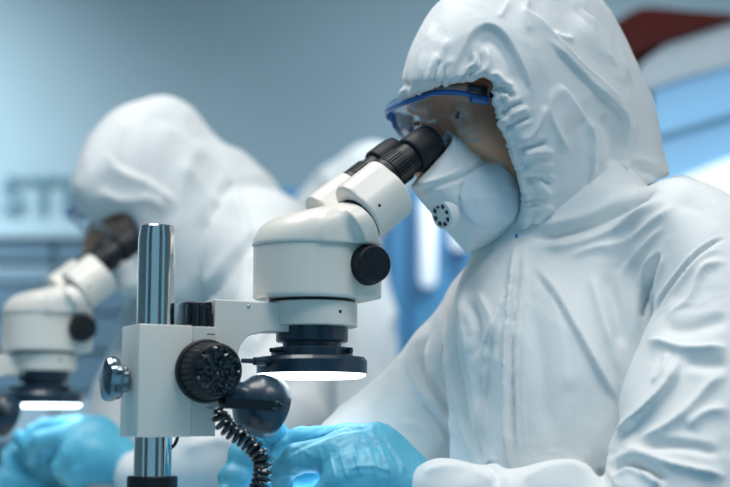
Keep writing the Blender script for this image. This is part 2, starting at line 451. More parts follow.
# large white machine with a red arched fascia, right
MO = P(662, 140, 3.2); M1 = P(730, 120, 2.99); me_ = (M1-MO); me_.z = 0; me_.normalize(); mn = Vector((me_.y, -me_.x, 0))  # outward
if mn.x > 0: mn = -mn
def face(u, v):
    o = Vector((0, 0, CAMZ)); r = P(u, v, 1.0)-o; t = (MO-o).dot(mn)/r.dot(mn); return o+r*t
mach = empty('laboratory_machine', 'large white machine with dark red arched fascia and blue windows, behind the hooded head', 'machine', (MO.x+0.45, MO.y-0.1, 0))
def fpanel(name, poly, t0, t1, mat, sm=False):
    mb = MB(); pp = [face(*p)+mn*t0 for p in poly]; mb.prism(pp, mn*(t1-t0))
    return child_world(mb.build(name, M[mat], smooth=False), mach)
base = []
for s0, hgt in ((-0.30, 0), (1.0, 0)): base.append(s0)
q = [MO+me_*-0.16, MO+me_*0.75]; depth = -mn*0.55
top = face(662, 40).z
mb = MB(); pp = [Vector((q[0].x, q[0].y, 0.05)), Vector((q[1].x, q[1].y, 0.05)), Vector((q[1].x, q[1].y, top)), Vector((q[0].x, q[0].y, top))]
pp = [p-mn*0.001 for p in pp]; mb.prism(pp, depth); child_world(mb.build('body', M['mwhite'], smooth=False), mach)
for s in (-0.1, 0.7):
    for dd in (0.06, 0.48):
        mb = MB(); c = MO+me_*s-mn*dd; mb.lathe([(0.03, 0), (0.03, 0.05)], (c.x, c.y, 0), (0, 0, 1), 16); child_world(mb.build('foot', M['mblack']), mach)
arch_o = [(590, 58), (612, 41), (636, 25), (652, 15), (664, 10.5), (680, 11), (705, 13.5), (760, 18), (800, 24)]
arch_i = [(800, 10), (760, 22), (730, 31), (700, 40.5), (678, 47), (662, 55), (650, 64), (640, 75), (630, 92), (625, 120), (590, 120)]
fpanel('red_fascia', arch_o+[(800, 12)]+arch_i[1:], 0.0, 0.06, 'red')
fpanel('black_gasket', [(625, 120), (630, 92), (640, 75), (650, 64), (662, 55), (678, 47), (684, 47), (668, 58), (656, 68), (648, 82), (646, 92), (664, 92), (664, 165), (690, 210), (625, 210)], 0.0, 0.02, 'mblack')
fpanel('white_hood', [(646, 94), (650, 80), (658, 67), (670, 57), (684, 47), (702, 41), (732, 31.5), (800, 10), (800, 60), (732, 71), (690, 83), (664, 92)], 0.021, 0.05, 'mwhite')
fpanel('blue_window', [(663, 93), (690, 84), (732, 72), (800, 52), (800, 100), (732, 119), (663, 139)], 0.021, 0.03, 'pane')
fpanel('blue_window', [(663, 145), (732, 124), (800, 104), (800, 145), (732, 165), (684, 188), (663, 188)], 0.021, 0.03, 'pane')
fpanel('window_bar', [(661, 139.5), (732, 119), (800, 99), (800, 105), (732, 125), (661, 145.5)], 0.031, 0.04, 'mullion')
fpanel('light_band', [(672, 190), (732, 165), (800, 140), (800, 200), (732, 225), (672, 240)], 0.021, 0.045, 'mlight')

# two unseen dark racks, added to put dark stripes in the post's reflection
for x, nm in ((-1.25, 'unseen tall dark rack added behind the camera for post reflections, left'), (0.95, 'unseen tall dark rack added behind the camera for post reflections, right')):
    rk_ = empty('reflection_rack', nm, 'rack', (x, -0.42, 0), 0, 'dark racks added for reflections')
    m = MB(); m.box((-0.32, -0.14, 0), (0.32, 0.14, 2.1), 0.005); m.build('body', M['mblack'], rk_)
    for k in range(4):
        m = MB(); m.box((-0.30, 0.1405, 0.06+k*0.51), (0.30, 0.155, 0.54+k*0.51), 0.004); dr = m.build('door', M['band2'], rk_)
        m = MB(); m.box((0.22, 0.156, 0.25+k*0.51), (0.24, 0.175, 0.37+k*0.51), 0.003); m.build('handle', M['steel'], dr)
# ------------------------------------------------------------------ bench
YAW = math.radians(28)
R0 = Vector((-0.0485, 1.30, TZ))
AX = Vector((math.cos(YAW), math.sin(YAW), 0)); LX = Vector((-math.sin(YAW), math.cos(YAW), 0))
def loc2w(x, y, z): return R0+AX*x+LX*y+Vector((0, 0, z))
bench = empty('lab_bench', 'long laboratory bench, its unseen top tinted blue for bounce light, running under both microscopes', 'bench', (R0.x, R0.y, 0), YAW)
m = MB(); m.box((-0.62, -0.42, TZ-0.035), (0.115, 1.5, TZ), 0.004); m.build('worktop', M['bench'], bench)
for x in (-0.57, 0.06):
    for y in (-0.37, 1.45):
        m = MB(); m.box((x-0.025, y-0.025, 0), (x+0.025, y+0.025, TZ-0.035), 0.003); m.build('leg', M['steel'], bench)

# ------------------------------------------------------------------ the near stereo microscope (local frame: +x to the user, -y to the camera)
mic = empty('stereo_microscope', 'sharply focused white stereo microscope on a polished steel post before the near operator', 'microscope', R0, YAW, 'stereo microscopes on the bench')
def lx(u): return (u-312.5)/1092/0.883
def lz(v, Y=1.30): return zv(v, Y)-TZ
XP, YP = -0.151, 1.229                                  # post
m = MB(); m.box((-0.20, -0.10, 0.0003), (0.10, 0.10, 0.022), 0.008); m.build('base', M['enamel'], mic)
m = MB(); m.lathe([(0.046, 0.0216), (0.046, 0.0224), (0.042, 0.0228), (0.0001, 0.0228)], (0, 0, 0), (0, 0, 1), 64); m.build('fill_stage', M['stage'], mic)  # added glowing disc, throws blue fill up onto the chest
pt = lz(226, YP); m = MB()
m.lathe([(0.0140, 0.023), (0.0161, 0.023), (0.0161, pt-0.0125), (0.0146, pt-0.001), (0.0136, pt), (0.0115, pt), (0.0110, pt-0.010)], (XP, 0, 0), (0, 0, 1), 64)
m.build('post', M['chrome'], mic, angle=20)
zc = lz(476, YP); m = MB()
m.lathe([(0.0165, 0.0225), (0.027, 0.0225), (0.027, 0.028), (0.0215, 0.032), (0.0215, zc-0.001), (0.0207, zc), (0.0165, zc)], (XP, 0, 0), (0, 0, 1), 48); m.build('post_collar', M['black'], mic)
# focus block
bx0, bx1 = -0.1732, -0.1027; bz0, bz1 = lz(437, 1.215), lz(325, 1.215)
m = MB(); m.box((bx0, -0.023, bz0), (bx1-0.0225, 0.023, bz1), 0.0009); fb = m.build('focus_block', M['enamel'], mic)
m = MB(); m.box((bx1-0.0222, -0.0222, bz0+0.0005), (bx1, 0.022, bz1-0.0005), 0.0007); m.build('side_plate', M['enamel2'], fb)
for zz in (bz1-0.007, bz0+0.0245):
    m = MB(); m.box((bx1-0.009, -0.0226, zz), (bx1-0.002, -0.0220, zz+0.0005)); m.build('scale_mark', M['screw'], fb, smooth=False)
# clamp knob on the left end
zk = lz(381, 1.24); m = MB()
m.lathe([(0.0042, 0), (0.0042, 0.0025), (0.006, 0.0025), (0.006, 0.006)], (bx0+0.001, 0, zk), (-1, 0, 0), 24); ck = m.build('clamp_knob', M['steel'], mic)
m = MB()
def lobes(th, i): return 1+0.10*math.cos(5*th+0.4)
m.lathe([(r_, t_-0.0095) for r_, t_ in [(0.006, 0.0115), (0.010, 0.0118), (0.0115, 0.0135), (0.0115, 0.018), (0.0165, 0.0195), (0.0183, 0.022), (0.0183, 0.0275), (0.0168, 0.0305), (0.012, 0.0325), (0.004, 0.0335)]], (bx0, 0, zk), (-1, 0, 0), 80, rib=lobes); m.build('knob_grip', M['knobm'], ck)
# focus knob
xk, zk = -0.1135, lz(370, 1.2); m = MB()
def flute(n, a): return lambda th, i: 1-(a if (math.cos(n*th) > 0.72) else 0)
m.lathe([(0.010, -0.003), (0.0262, -0.002), (0.0275, 0.0), (0.0275, 0.004), (0.0262, 0.0055)], (xk, -0.0235, zk), (0, -1, 0), 96); fk = m.build('focus_knob', M['rubber'], mic)
m = MB(); m.lathe([(0.0245, 0.0055), (0.0252, 0.006), (0.0232, 0.0265), (0.0225, 0.028), (0.0205, 0.0292), (0.0205, 0.0285)], (xk, -0.0235, zk), (0, -1, 0), 240, rib=lambda th, i: 1-(0.035 if (math.cos(30*th) > 0.80 and 1 <= i <= 2) else 0)); m.build('fluted_rim', M['black'], fk, angle=25)
bm = bmesh.new(); n = 17; rr = 0.0205
gridv = {}
for i in range(-n, n+1):
    for j in range(-n, n+1):
        x = (i+(0.5 if j % 2 else 0))*0.00245; z = j*0.0021
        if math.hypot(x, z) < rr-0.0012:
            jx, jz = random.uniform(-.0006, .0006), random.uniform(-.0006, .0006)
            gridv[(x, z)] = bm.verts.new((xk+x+jx, -0.0235-0.0284-(0.0026 if random.random() < .45 else 0.0003)-random.uniform(0, .0008), zk+z+jz))
rim = [bm.verts.new((xk+rr*math.cos(t*2*PI/56), -0.0235-0.0286, zk+rr*math.sin(t*2*PI/56))) for t in range(56)]
from mathutils.geometry import delaunay_2d_cdt
vs = list(bm.verts); res = delaunay_2d_cdt([Vector((v.co.x, v.co.z)) for v in vs], [], [], 0, 1e-7)
for f in res[2]:
    try: bm.faces.new([vs[res[3][k][0]] for k in f])
    except Exception: pass
me = bpy.data.meshes.new('knob_face'); bmesh.ops.recalc_face_normals(bm, faces=bm.faces)
if bm.faces and sum(f.normal.y for f in bm.faces) > 0: bmesh.ops.reverse_faces(bm, faces=bm.faces)
bm.to_mesh(me); bm.free(); link_mesh('knob_face', me, M['gloss'], fk, smooth=False)
# rack slide above the block
m = MB(); zt = lz(300, 1.22)
m.box((-0.1265, -0.0135, bz1-0.01), (-0.1035, 0.016, zt), 0.0012); rk = m.build('rack_slide', M['gloss'], mic)
for k in range(3):
    m = MB(); m.box((-0.1225+k*0.0068, -0.0148, bz1-0.01), (-0.1195+k*0.0068, -0.0130, zt-0.002-k*0.001), 0.0005); m.build('rack_rib', M['black'], rk)
m = MB(); m.box((-0.1032, -0.010, bz1-0.02), (-0.0990, 0.014, zt-0.010), 0.0005); m.build('stop_plate', M['black'], rk)
# arm bracket (profile in x-z, 26 mm thick) with ring holder
za1, za0, zleg = lz(300, 1.25), lz(330, 1.26), lz(408, 1.24)
prof = [(-0.1015, za1), (0.0, za1-0.001), (0.0, za0), (-0.052, za0-0.0012)]
for k in range(9):
    t = k/8*PI/2; prof.append((-0.062-0.0165*math.sin(t)-0.0, za0-0.004-0.020*(1-math.cos(t))))
prof += [(-0.080, zleg+0.02), (-0.0885, zleg+0.006), (-0.0885, zleg), (-0.1015, zleg)]
m = MB(); m.prism([(x, -0.014, z) for x, z in prof], (0, 0.028, 0))
arm = m.build('arm', M['enamel'], mic, smooth=False)
bv = arm.modifiers.new('soft_edges', 'BEVEL'); bv.width = 0.0012; bv.segments = 3; bv.limit_method = 'ANGLE'
zr1, zr0 = lz(303.5), lz(327.5)
m = MB(); m.lathe([(0.036, zr0), (0.0405, zr0), (0.0415, zr0+0.001), (0.0415, zr1-0.001), (0.0405, zr1), (0.036, zr1)], (0, 0, 0), (0, 0, 1), 96); rh = m.build('ring_holder', M['enamel'], arm)
for (th, zz) in ((-92, (zr0+zr1)/2+0.001),):
    t = math.radians(th); m = MB(); m.lathe([(0.0016, 0), (0.0016, 0.0006)], (0.0412*math.cos(t)+0.0095, 0.0405*math.sin(t), zz), (math.cos(t), math.sin(t), 0), 16); m.build('grub_screw', M['screw'], rh)
m = MB(); m.lathe([(0.0016, 0), (0.0016, 0.0008), (0.001, 0.0012)], (lx(249)-0.0035, -0.0136, lz(311)), (0, -1, 0), 16); m.build('screw', M['steel'], arm)
# objective
z = lambda v: lz(v)
m = MB(); m.lathe([(0.0330, z(327)), (0.0330, z(341)), (0.0320, z(342.5)), (0.0268, z(343)), (0.0268, z(349)), (0.020, z(349))][::-1], (0, 0, 0), (0, 0, 1), 96,
    rib=None); m.build('objective', M['anod'], mic)
# ring light
m = MB(); m.lathe([(0.046, z(374)), (0.0500, z(374)), (0.0505, z(373)), (0.0505, z(361)), (0.0480, z(357.5)), (0.0375, z(356.5)), (0.0370, z(349.5)), (0.0355, z(348)), (0.0272, z(348))], (0, 0, 0), (0, 0, 1), 128); rl = m.build('ring_light', M['anod'], mic)
m = MB(); m.lathe([(0.022, z(375.5)), (0.024, z(378.3)), (0.044, z(378.3)), (0.0488, z(376.3)), (0.0494, z(373.8))], (0, 0, 0), (0, 0, 1), 96, cap=False); m.build('diffuser', M['led'], rl)
def radial(name, ang, r0, r1, zz, prof, mat):
    t = math.radians(ang); d = Vector((math.cos(t), math.sin(t), 0)); m = MB(); m.lathe([(r, tt) for r, tt in prof], Vector((0, 0, zz))+d*r0, d, 20); return m.build(name, M[mat], rl)
radial('thumb_screw', 200, 0.035, 0, z(352.5), [(0.001, 0), (0.001, 0.010), (0.0021, 0.010), (0.0021, 0.0175), (0.001, 0.018)], 'black')
radial('thumb_screw', -62, 0.035, 0, z(352), [(0.001, 0), (0.001, 0.004), (0.0028, 0.004), (0.0028, 0.009), (0.001, 0.010)], 'gloss')
radial('cable_plug', 193, 0.0485, 0, z(363.5), [(0.0045, 0), (0.0045, 0.005), (0.0038, 0.0055), (0.0036, 0.017), (0.0022, 0.018), (0.002, 0.03)], 'anod')

# zoom body and its cap (signed-distance solids for the soft cast edges)
def ell2(G, cx, rx, ry): return (np.sqrt(((G.x-cx)/rx)**2+(G.y/ry)**2)-1)*min(rx, ry)
h = 0.00095
zb0, zb1 = lz(300.5), lz(247.5)
G = Grid((-0.066, -0.056, zb0-0.004), (0.078, 0.056, zb1+0.004), h)
f = ell2(G, -0.002, 0.0535, 0.0475)
box = np.maximum(np.abs(G.x-0.022)-0.030, np.abs(G.y)-0.0385)
f = smin(f+0*G.z, box+0*G.z, 0.012)
f = smax(f, np.maximum(zb0-G.z, G.z-zb1)+0*f, 0.003)
sh = np.sqrt((G.x-0.0345)**2+(G.z-lz(268))**2)-0.0205
f = smin(f, np.maximum(sh+0*G.y, np.maximum(G.y-0.0, -0.0405-G.y)+0*sh), 0.003)
V, Q = nets(f, G); V = relax(V, Q, 2); np_mesh('zoom_body', V, Q, M['enamel'], mic)
m = MB(); m.lathe([(0.030, lz(304)), (0.0395, lz(304)), (0.0395, lz(300)), (0.030, lz(300))], (0, 0, 0), (0, 0, 1), 96); m.build('shadow_gap_ring', M['black'], mic)
EL = math.radians(38); T = Vector((math.cos(EL), 0, math.sin(EL))); Nn = Vector((-math.sin(EL), 0, math.cos(EL)))
zc0 = lz(248.5)
mp_ = Vector((lx(356.5), 0, lz(243)))                     # point on the mating plane
G = Grid((-0.066, -0.066, zc0-0.004), (0.085, 0.066, lz(190)), h)
f = ell2(G, -0.002, 0.0550, 0.0490)
box = np.maximum(np.abs(G.x-0.030)-0.040, np.abs(G.y)-0.0465)
f = smin(f, box, 0.014)+0*G.z
sl = math.radians(14.5); zt0 = lz(221)
for sy in (-0.0325, 0.0325):
    q_ = mp_+Nn*0.0265; px_, pz_ = G.x-q_.x, G.z-q_.z
    cy_ = np.sqrt((px_*Nn.x+pz_*Nn.z)**2+(G.y-sy)**2)-0.0272; tt_ = (G.x-mp_.x)*T.x+(G.z-mp_.z)*T.z
    f = smin(f, np.maximum(cy_, -0.016-tt_), 0.012)
f = smax(f, (-(G.x+0.042)*math.sin(sl)+(G.z-zt0)*math.cos(sl))+0*f, 0.026)
dome = np.sqrt(((G.y)/0.050)**2+((G.z-zc0)/(0.072))**2+0*G.x)-1
f = smax(f, ((np.sqrt((G.y/0.064)**2+((G.z-zc0)/0.072)**2+0*G.x)-1)*0.06).astype(np.float32)+0*f, 0.004)
f = smax(f, ((G.x-mp_.x)*T.x+(G.z-mp_.z)*T.z)+0*f, 0.0015)
f = smax(f, (zc0-G.z)+0*f, 0.002)
V, Q = nets(f, G); V = relax(V, Q, 2); np_mesh('head_cap', V, Q, M['enamel'], mic)
m = MB()
c = mp_+T*0.0006-Nn*0.0-Vector((0, 0, 0)); 
pl = [c+Nn*a+Vector((0, b, 0)) for a, b in ((0.003, -0.036), (0.030, -0.030), (0.030, 0.030), (0.003, 0.036))]
m.prism(pl, T*0.0022); m.build('joint_gasket', M['screw'], mic, smooth=False)
# zoom knobs
for sgn in (-1, 1):
    zkc = Vector((0.0345, sgn*0.0405, lz(268))); m = MB()
    m.lathe([(0.010, 0), (0.0178, 0), (0.0185, 0.001), (0.0185, 0.0055), (0.0172, 0.0065), (0.0166, 0.0165), (0.0150, 0.0180), (0.008, 0.0182)], zkc, (0, sgn, 0), 180, rib=lambda th, i: 1-(0.03 if (2 <= i <= 5 and math.cos(45*th) > 0.3) else 0)); m.build('zoom_knob', M['black'], mic, angle=25)
# two tubes with eyepieces
def bino(yc):
    G = Grid((0.0, yc-0.036, lz(262)), (0.125, yc+0.036, lz(140)), h)
    st = mp_+T*0.0022-Nn*0.0
    c1 = mp_+Nn*0.0265; c2 = mp_+Nn*0.0405
    def cyl(c, r): 
        px, pz = G.x-c.x, G.z-c.z; n_ = px*Nn.x+pz*Nn.z
        return np.sqrt(n_**2+(G.y-yc)**2)-r
    tt = (G.x-mp_.x)*T.x+(G.z-mp_.z)*T.z
    f = smin(cyl(c1, 0.0275), cyl(c2, 0.0195), 0.0015)
    f = smax(f, np.maximum(0.0014-tt, tt-0.0465)+0*f, 0.0028)
    V, Q = nets(f, G); V = relax(V, Q, 2); t = np_mesh('binocular_tube', V, Q, M['enamel'], mic)
    m = MB(); m.lathe([(0.010, 0.0002), (0.0235, 0.0002), (0.0235, 0.0020), (0.010, 0.0020)], Vector((c1.x, yc, c1.z))-Nn*0.004, T, 48); m.build('joint_ring', M['screw'], t)
    m = MB()
    m.lathe([(0.0014, 0), (0.0014, 0.0007)], Vector((c1.x, yc-0.0272, c1.z))+T*0.012+Nn*0.0015, (0, -1, 0), 14); m.build('grub_screw', M['screw'], t)
    o = c2+T*0.0462+Vector((0, yc, 0)); m = MB()
    m.lathe([(0.0155, 0), (0.0172, 0.0004), (0.0172, 0.0062), (0.0150, 0.0070), (0.0150, 0.044)], o, T, 64); e = m.build('eyepiece', M['black'], mic)
    m = MB(); m.lathe([(0.0150, 0.0072), (0.0163, 0.0076), (0.0163, 0.0245), (0.0150, 0.0252)], o, T, 240, rib=lambda th, i: 1+(0.045 if (math.cos(32*th) > 0.1 and 1 <= i <= 2) else 0)); m.build('focus_ring', M['black'], e, angle=25)
    m = MB(); m.lathe([(0.0148, 0.037), (0.0178, 0.0375), (0.0186, 0.0395), (0.0184, 0.052), (0.0176, 0.0625), (0.0166, 0.0668), (0.0150, 0.0680), (0.0135, 0.0665), (0.0132, 0.055)], o, T, 72); m.build('eyecup', M['rubber'], e, angle=60)
    m = MB(); m.lathe([(0.0001, 0.0605), (0.006, 0.0602), (0.0133, 0.0585)], o, T, 40, cap=False); m.build('eye_lens', M['gloss'], e)
    return o
c_eye = mp_+Nn*0.0405+T*0.0462
eo = bino(-0.0325); bino(0.0325)
# little spot lamp on a bracket
def mw(u, v, Y): return Matrix.Rotation(-YAW, 3, 'Z') @ (P(u, v, Y)-R0)
YL = 1.235
a_, b_ = mw(231, 392, YL-0.002), mw(270, 409, YL+0.022)
d = (b_-a_).normalized(); L = (b_-a_).length
m = MB(); m.lathe([(0.004, -0.006), (0.0085, -0.005), (0.0105, -0.001), (0.0105, 0.003), (0.0128, 0.0095), (0.0170, 0.0135), (0.0212, 0.0175), (0.0226, 0.0185), (0.0258, 0.0245), (0.0275, 0.037), (0.0270, 0.043), (0.0258, 0.046), (0.0235, 0.0468), (0.0225, 0.041)], a_, d, 72); sp = m.build('spot_lamp', M['lampm'], mic, angle=30)
m = MB(); m.lathe([(0.0002, 0.0412), (0.0224, 0.0412)], a_, d, 48, cap=False); m.build('lamp_lens', M['gloss'], sp)
m = MB(); p0, p1 = mw(226, 402, YL-0.030), mw(279, 406.5, YL-0.030); dd = (p1-p0).normalized(); up = Vector((0, 0, 1)); up = (up-dd*up.dot(dd)).normalized(); ot = dd.cross(up)
m.prism([p0+up*0.0042, p1+up*0.0040, p1+dd*0.004, p1-up*0.0040, p0-up*0.0050], ot*0.003); br = m.build('lamp_bracket', M['black'], sp, smooth=False)
m = MB(); m.lathe([(0.004, -0.004), (0.004, 0.003), (0.0025, 0.004)], mw(276, 406, YL-0.031), -ot if ot.y > 0 else ot, 20); m.build('bolt', M['gloss'], br)
m = MB(); m.tube([mw(231, 404, YL-0.028), mw(226, 404, YL-0.016), mw(223, 403, YL+0.006)], 0.0042, 12); m.build('pivot', M['black'], sp)
# spring cord hanging off the block
pts = catmull([(219, 408), (222, 421), (232, 431), (246, 441), (257, 452), (262.5, 466), (260.5, 482), (254, 496), (245, 506)], 16, closed=False)
cl = [mw(u, v, 1.203) for u, v in pts]
cl = [Vector(c) for c in cl]
arc = [0.0]
for a, b in zip(cl, cl[1:]): arc.append(arc[-1]+(b-a).length)
def at_arc(s):
    for i in range(len(arc)-1):
        if arc[i+1] >= s: return cl[i].lerp(cl[i+1], (s-arc[i])/max(1e-9, arc[i+1]-arc[i])), (cl[i+1]-cl[i]).normalized()
    return cl[-1], (cl[-1]-cl[-2]).normalized()
turns = 19; NN = turns*16; hel = []
yv = Matrix.Rotation(-YAW, 3, 'Z') @ Vector((0, 1, 0))
for k in range(NN+1):
    s = arc[-1]*k/NN; c, tg = at_arc(s); e2 = yv; e1 = tg.cross(e2).normalized(); th = 2*PI*turns*k/NN
    rad = 0.0066*min(1, 0.35+k/40)
    hel.append(c+e1*(rad*math.cos(th))+e2*(rad*math.sin(th)))
m = MB(); m.tube(hel, 0.0020, 8); m.build('spring_cord', M['gloss'], mic)
m = MB(); m.tube([mw(u, v, 1.24) for u, v in catmull([(178, 436), (175, 444), (168, 452), (160, 470), (140, 500)], 6, closed=False)], 0.0016, 8); m.build('thin_cable', M['black'], mic)

# the far microscope: a copy, its head set a little lower on the post
def dup(root, loc, rz, label):
    r = root.copy(); COL.objects.link(r); r.location = loc; r.rotation_euler = (0, 0, rz); r['label'] = label
    for ch in list(root.children):
        c = ch.copy(); COL.objects.link(c); c.parent = r
        for g in ch.children:
            d = g.copy(); COL.objects.link(d); d.parent = c
            for g2 in g.children:
                e = g2.copy(); COL.objects.link(e); e.parent = d
    return r
p2 = P(43, 400, 1.86)
mic2 = dup(mic, (p2.x, 1.86, TZ), YAW+math.radians(2), 'blurred white stereo microscope farther back, in front of the far operator')
for c in mic2.children:
    if c.name.split('.')[0] not in ('base', 'post', 'post_collar', 'spring_cord', 'thin_cable', 'focus_block', 'focus_knob', 'clamp_knob', 'rack_slide', 'spot_lamp'): c.location.z -= 0.016

# ------------------------------------------------------------------ people
KX = 0.5
def frame(H, yaw, pitch):
    fw = np.array([-math.cos(yaw)*math.cos(pitch), -math.sin(yaw)*math.cos(pitch), -math.sin(pitch)])
    sd = np.array([math.sin(yaw), -math.cos(yaw), 0.0])            # toward the camera: the person's left
    up = np.cross(fw, sd); up = up if up[2] > 0 else -up
    return np.array(H), fw, sd, up
def head_sdf(G, fr):
    H, fw, sd, up = fr
    q = lambda a, b, c: H+fw*a+sd*b+up*c
    f = ellipsoid(G, q(-0.012, 0, 0.032), (0.096, 0.075, 0.088), (fw, sd, up))
    f = smin(f, ellipsoid(G, q(0.030, 0, -0.035), (0.062, 0.060, 0.080), (fw, sd, up)), 0.03)
    f = smin(f, ellipsoid(G, q(0.045, 0, -0.092), (0.036, 0.034, 0.026), (fw, sd, up)), 0.03)      # chin
    f = smin(f, cone(G, q(0.088, 0, -0.002), q(0.112, 0, -0.040), 0.009, 0.014), 0.012)           # nose
    for s in (-1, 1):
        f = smin(f, ellipsoid(G, q(0.096, s*0.012, -0.043), (0.010, 0.009, 0.008), (fw, sd, up)), 0.006)
        f = smin(f, ellipsoid(G, q(0.070, s*0.040, -0.024), (0.020, 0.018, 0.016), (fw, sd, up)), 0.02)  # cheekbone
        f = smin(f, ellipsoid(G, q(0.076, s*0.034, 0.022), (0.017, 0.026, 0.009), (fw, sd, up)), 0.012)  # brow
        f = smax(f, -ellipsoid(G, q(0.094, s*0.032, 0.002), (0.016, 0.018, 0.012), (fw, sd, up)), 0.010) # eye socket
        f = smin(f, ellipsoid(G, q(0.073, s*0.032, 0.000), (0.0134, 0.0150, 0.0134), (fw, sd, up)), 0.004) # lids
        f = smax(f, -ellipsoid(G, q(0.086, s*0.032, -0.002), (0.010, 0.0120, 0.0022), (fw, sd, up)), 0.001)
        f = smin(f, ellipsoid(G, q(-0.008, s*0.077, -0.012), (0.018, 0.007, 0.030), (fw, sd, up)), 0.005) # ear
    f = smin(f, ellipsoid(G, q(0.088, 0, -0.064), (0.009, 0.024, 0.006), (fw, sd, up)), 0.006)     # lips
    f = smin(f, ellipsoid(G, q(0.085, 0, -0.073), (0.009, 0.020, 0.006), (fw, sd, up)), 0.005)
    f = smax(f, -ellipsoid(G, q(0.097, 0, -0.0685), (0.008, 0.022, 0.0016), (fw, sd, up)), 0.002)
    return f
def eyes_hair(fr, parent, tag):
    H, fw, sd, up = fr
    for s in (-1, 1):
        c = Vector(H+fw*0.0725+sd*s*0.032+up*0.000); d = Vector(fw)
        m = MB(); m.lathe([(0.0118*math.sin(t*PI/12), -0.0118*math.cos(t*PI/12)) for t in range(13)], c, d, 24, cap=False); e = child_world(m.build('eye', M['eye']), parent)
        m = MB(); m.lathe([(0.0055, 0.0103), (0.0035, 0.0114), (0.0001, 0.0119)], c, d, 20, cap=False); i = m.build('iris', M['iris']); i.parent = e
def legs_sdf(G, hip, yaw):
    fw = np.array([-math.cos(yaw), -math.sin(yaw), 0]); sd = np.array([math.sin(yaw), -math.cos(yaw), 0]); f = None
    h = np.array(hip)
    for s in (-1, 1):
        a = h+sd*s*0.10; b = a+fw*0.38+sd*s*0.06; b[2] = 0.50; c = b+fw*0.02; c[2] = 0.09; d = c+fw*0.15; d[2] = 0.045
        g = smin(smin(cone(G, a, b, 0.095, 0.070), cone(G, b, c, 0.070, 0.055), 0.02), cone(G, c, d, 0.047, 0.036), 0.02)
        f = g if f is None else smin(f, g, 0.03)
    return f
def stool(loc, label):
    s = empty('lab_stool', label, 'stool', loc, 0, 'lab stools under the operators')
    x, y = 0, 0
    m = MB(); m.lathe([(0.17, 0.405), (0.185, 0.415), (0.185, 0.44), (0.175, 0.452), (0.001, 0.455)], (x, y, 0), (0, 0, 1), 48); m.build('seat', M['seatm'], s)
    m = MB(); m.lathe([(0.025, 0.06), (0.025, 0.405)], (x, y, 0), (0, 0, 1), 24); m.build('post', M['steel'], s)
    for k in range(5):
        t = k*2*PI/5+0.4; m = MB(); m.tube([(0, 0, 0.07), (0.12*math.cos(t), 0.12*math.sin(t), 0.055), (0.25*math.cos(t), 0.25*math.sin(t), 0.018)], [0.02, 0.017, 0.015], 12); m.build('leg', M['steel'], s)
def glove_near(G, tr):
    f = chain(G, [tr(*q) for q in ((432, 503, 1.262, 25), (412, 490, 1.265, 25), (396, 476, 1.265, 30), (374, 456, 1.262, 30), (354, 454, 1.258, 26))], 0.012)
    f = smin(f, chain(G, [tr(*q) for q in ((402, 494, 1.245, 28), (372, 484, 1.238, 34), (350, 474, 1.240, 28))], 0.01), 0.012)
    K = lambda *p: chain(G, [tr(*q) for q in p], 0.004)
    f = smin(f, K((368, 440, 1.285, 15.5), (346, 438, 1.288, 14), (300, 438, 1.300, 10.5), (283, 446, 1.300, 9.5), (276, 460, 1.295, 8.5)), 0.010)
    f = smin(f, K((360, 452, 1.252, 20), (338, 452, 1.248, 18), (296, 459, 1.246, 14.5), (282, 471, 1.250, 12), (283, 488, 1.256, 10)), 0.010)
    f = smin(f, K((356, 478, 1.230, 18), (340, 482, 1.226, 15), (322, 497, 1.230, 12), (330, 512, 1.238, 10)), 0.008)
    f = smin(f, K((366, 494, 1.222, 16), (350, 504, 1.220, 13), (338, 514, 1.225, 11), (350, 522, 1.232, 9)), 0.008)
    f = smin(f, K((384, 484, 1.300, 20), (350, 476, 1.320, 15), (318, 472, 1.325, 13), (296, 478, 1.312, 10.5)), 0.007)
    return f
def glove_far(G, tr):
    f = chain(G, [tr(*q) for q in ((350, 520, 1.40, 28), (318, 500, 1.37, 27), (292, 478, 1.35, 26))], 0.01)
    K = lambda *p: chain(G, [tr(*q) for q in p], 0.003)
    f = smin(f, K((284, 462, 1.345, 17), (256, 443, 1.325, 14), (241, 455, 1.315, 12.5), (252, 472, 1.312, 10)), 0.006)
    f = smin(f, K((278, 476, 1.335, 17), (244, 464, 1.315, 14), (231, 478, 1.305, 12.5), (242, 495, 1.305, 10)), 0.006)
    f = smin(f, K((280, 490, 1.330, 16), (240, 483, 1.305, 13.5), (227, 496, 1.296, 12), (240, 511, 1.30, 10)), 0.006)
    f = smin(f, K((288, 503, 1.33, 14), (250, 500, 1.305, 12), (236, 511, 1.30, 10.5), (246, 520, 1.305, 9)), 0.006)
    f = smin(f, K((306, 470, 1.335, 17), (287, 449, 1.312, 14), (273, 431, 1.300, 12), (264, 420, 1.296, 10.5)), 0.007)
    return f
def glove(fn, tr, lo, hi, h, parent, fold=None, r0=R0, yaw=YAW):
    G = Grid(lo, hi, h); f = carve(fn(G, tr), G, r0, yaw)
    V, Q = nets(f, G); V, Q = keep_big(V, Q, 0.15); V = relax(V, Q, 2); N = vnormals(V, Q)
    V = crumple(V, N, 0.0007, 70, 3.0)
    if fold: V = folds(V, vnormals(V, Q), fold)
    return child_world(np_mesh('glove', V, Q, M['glove']), parent)
def bounds(pts, pad):
    a = np.array([list(p) for p in pts]); return a.min(0)-pad, a.max(0)+pad

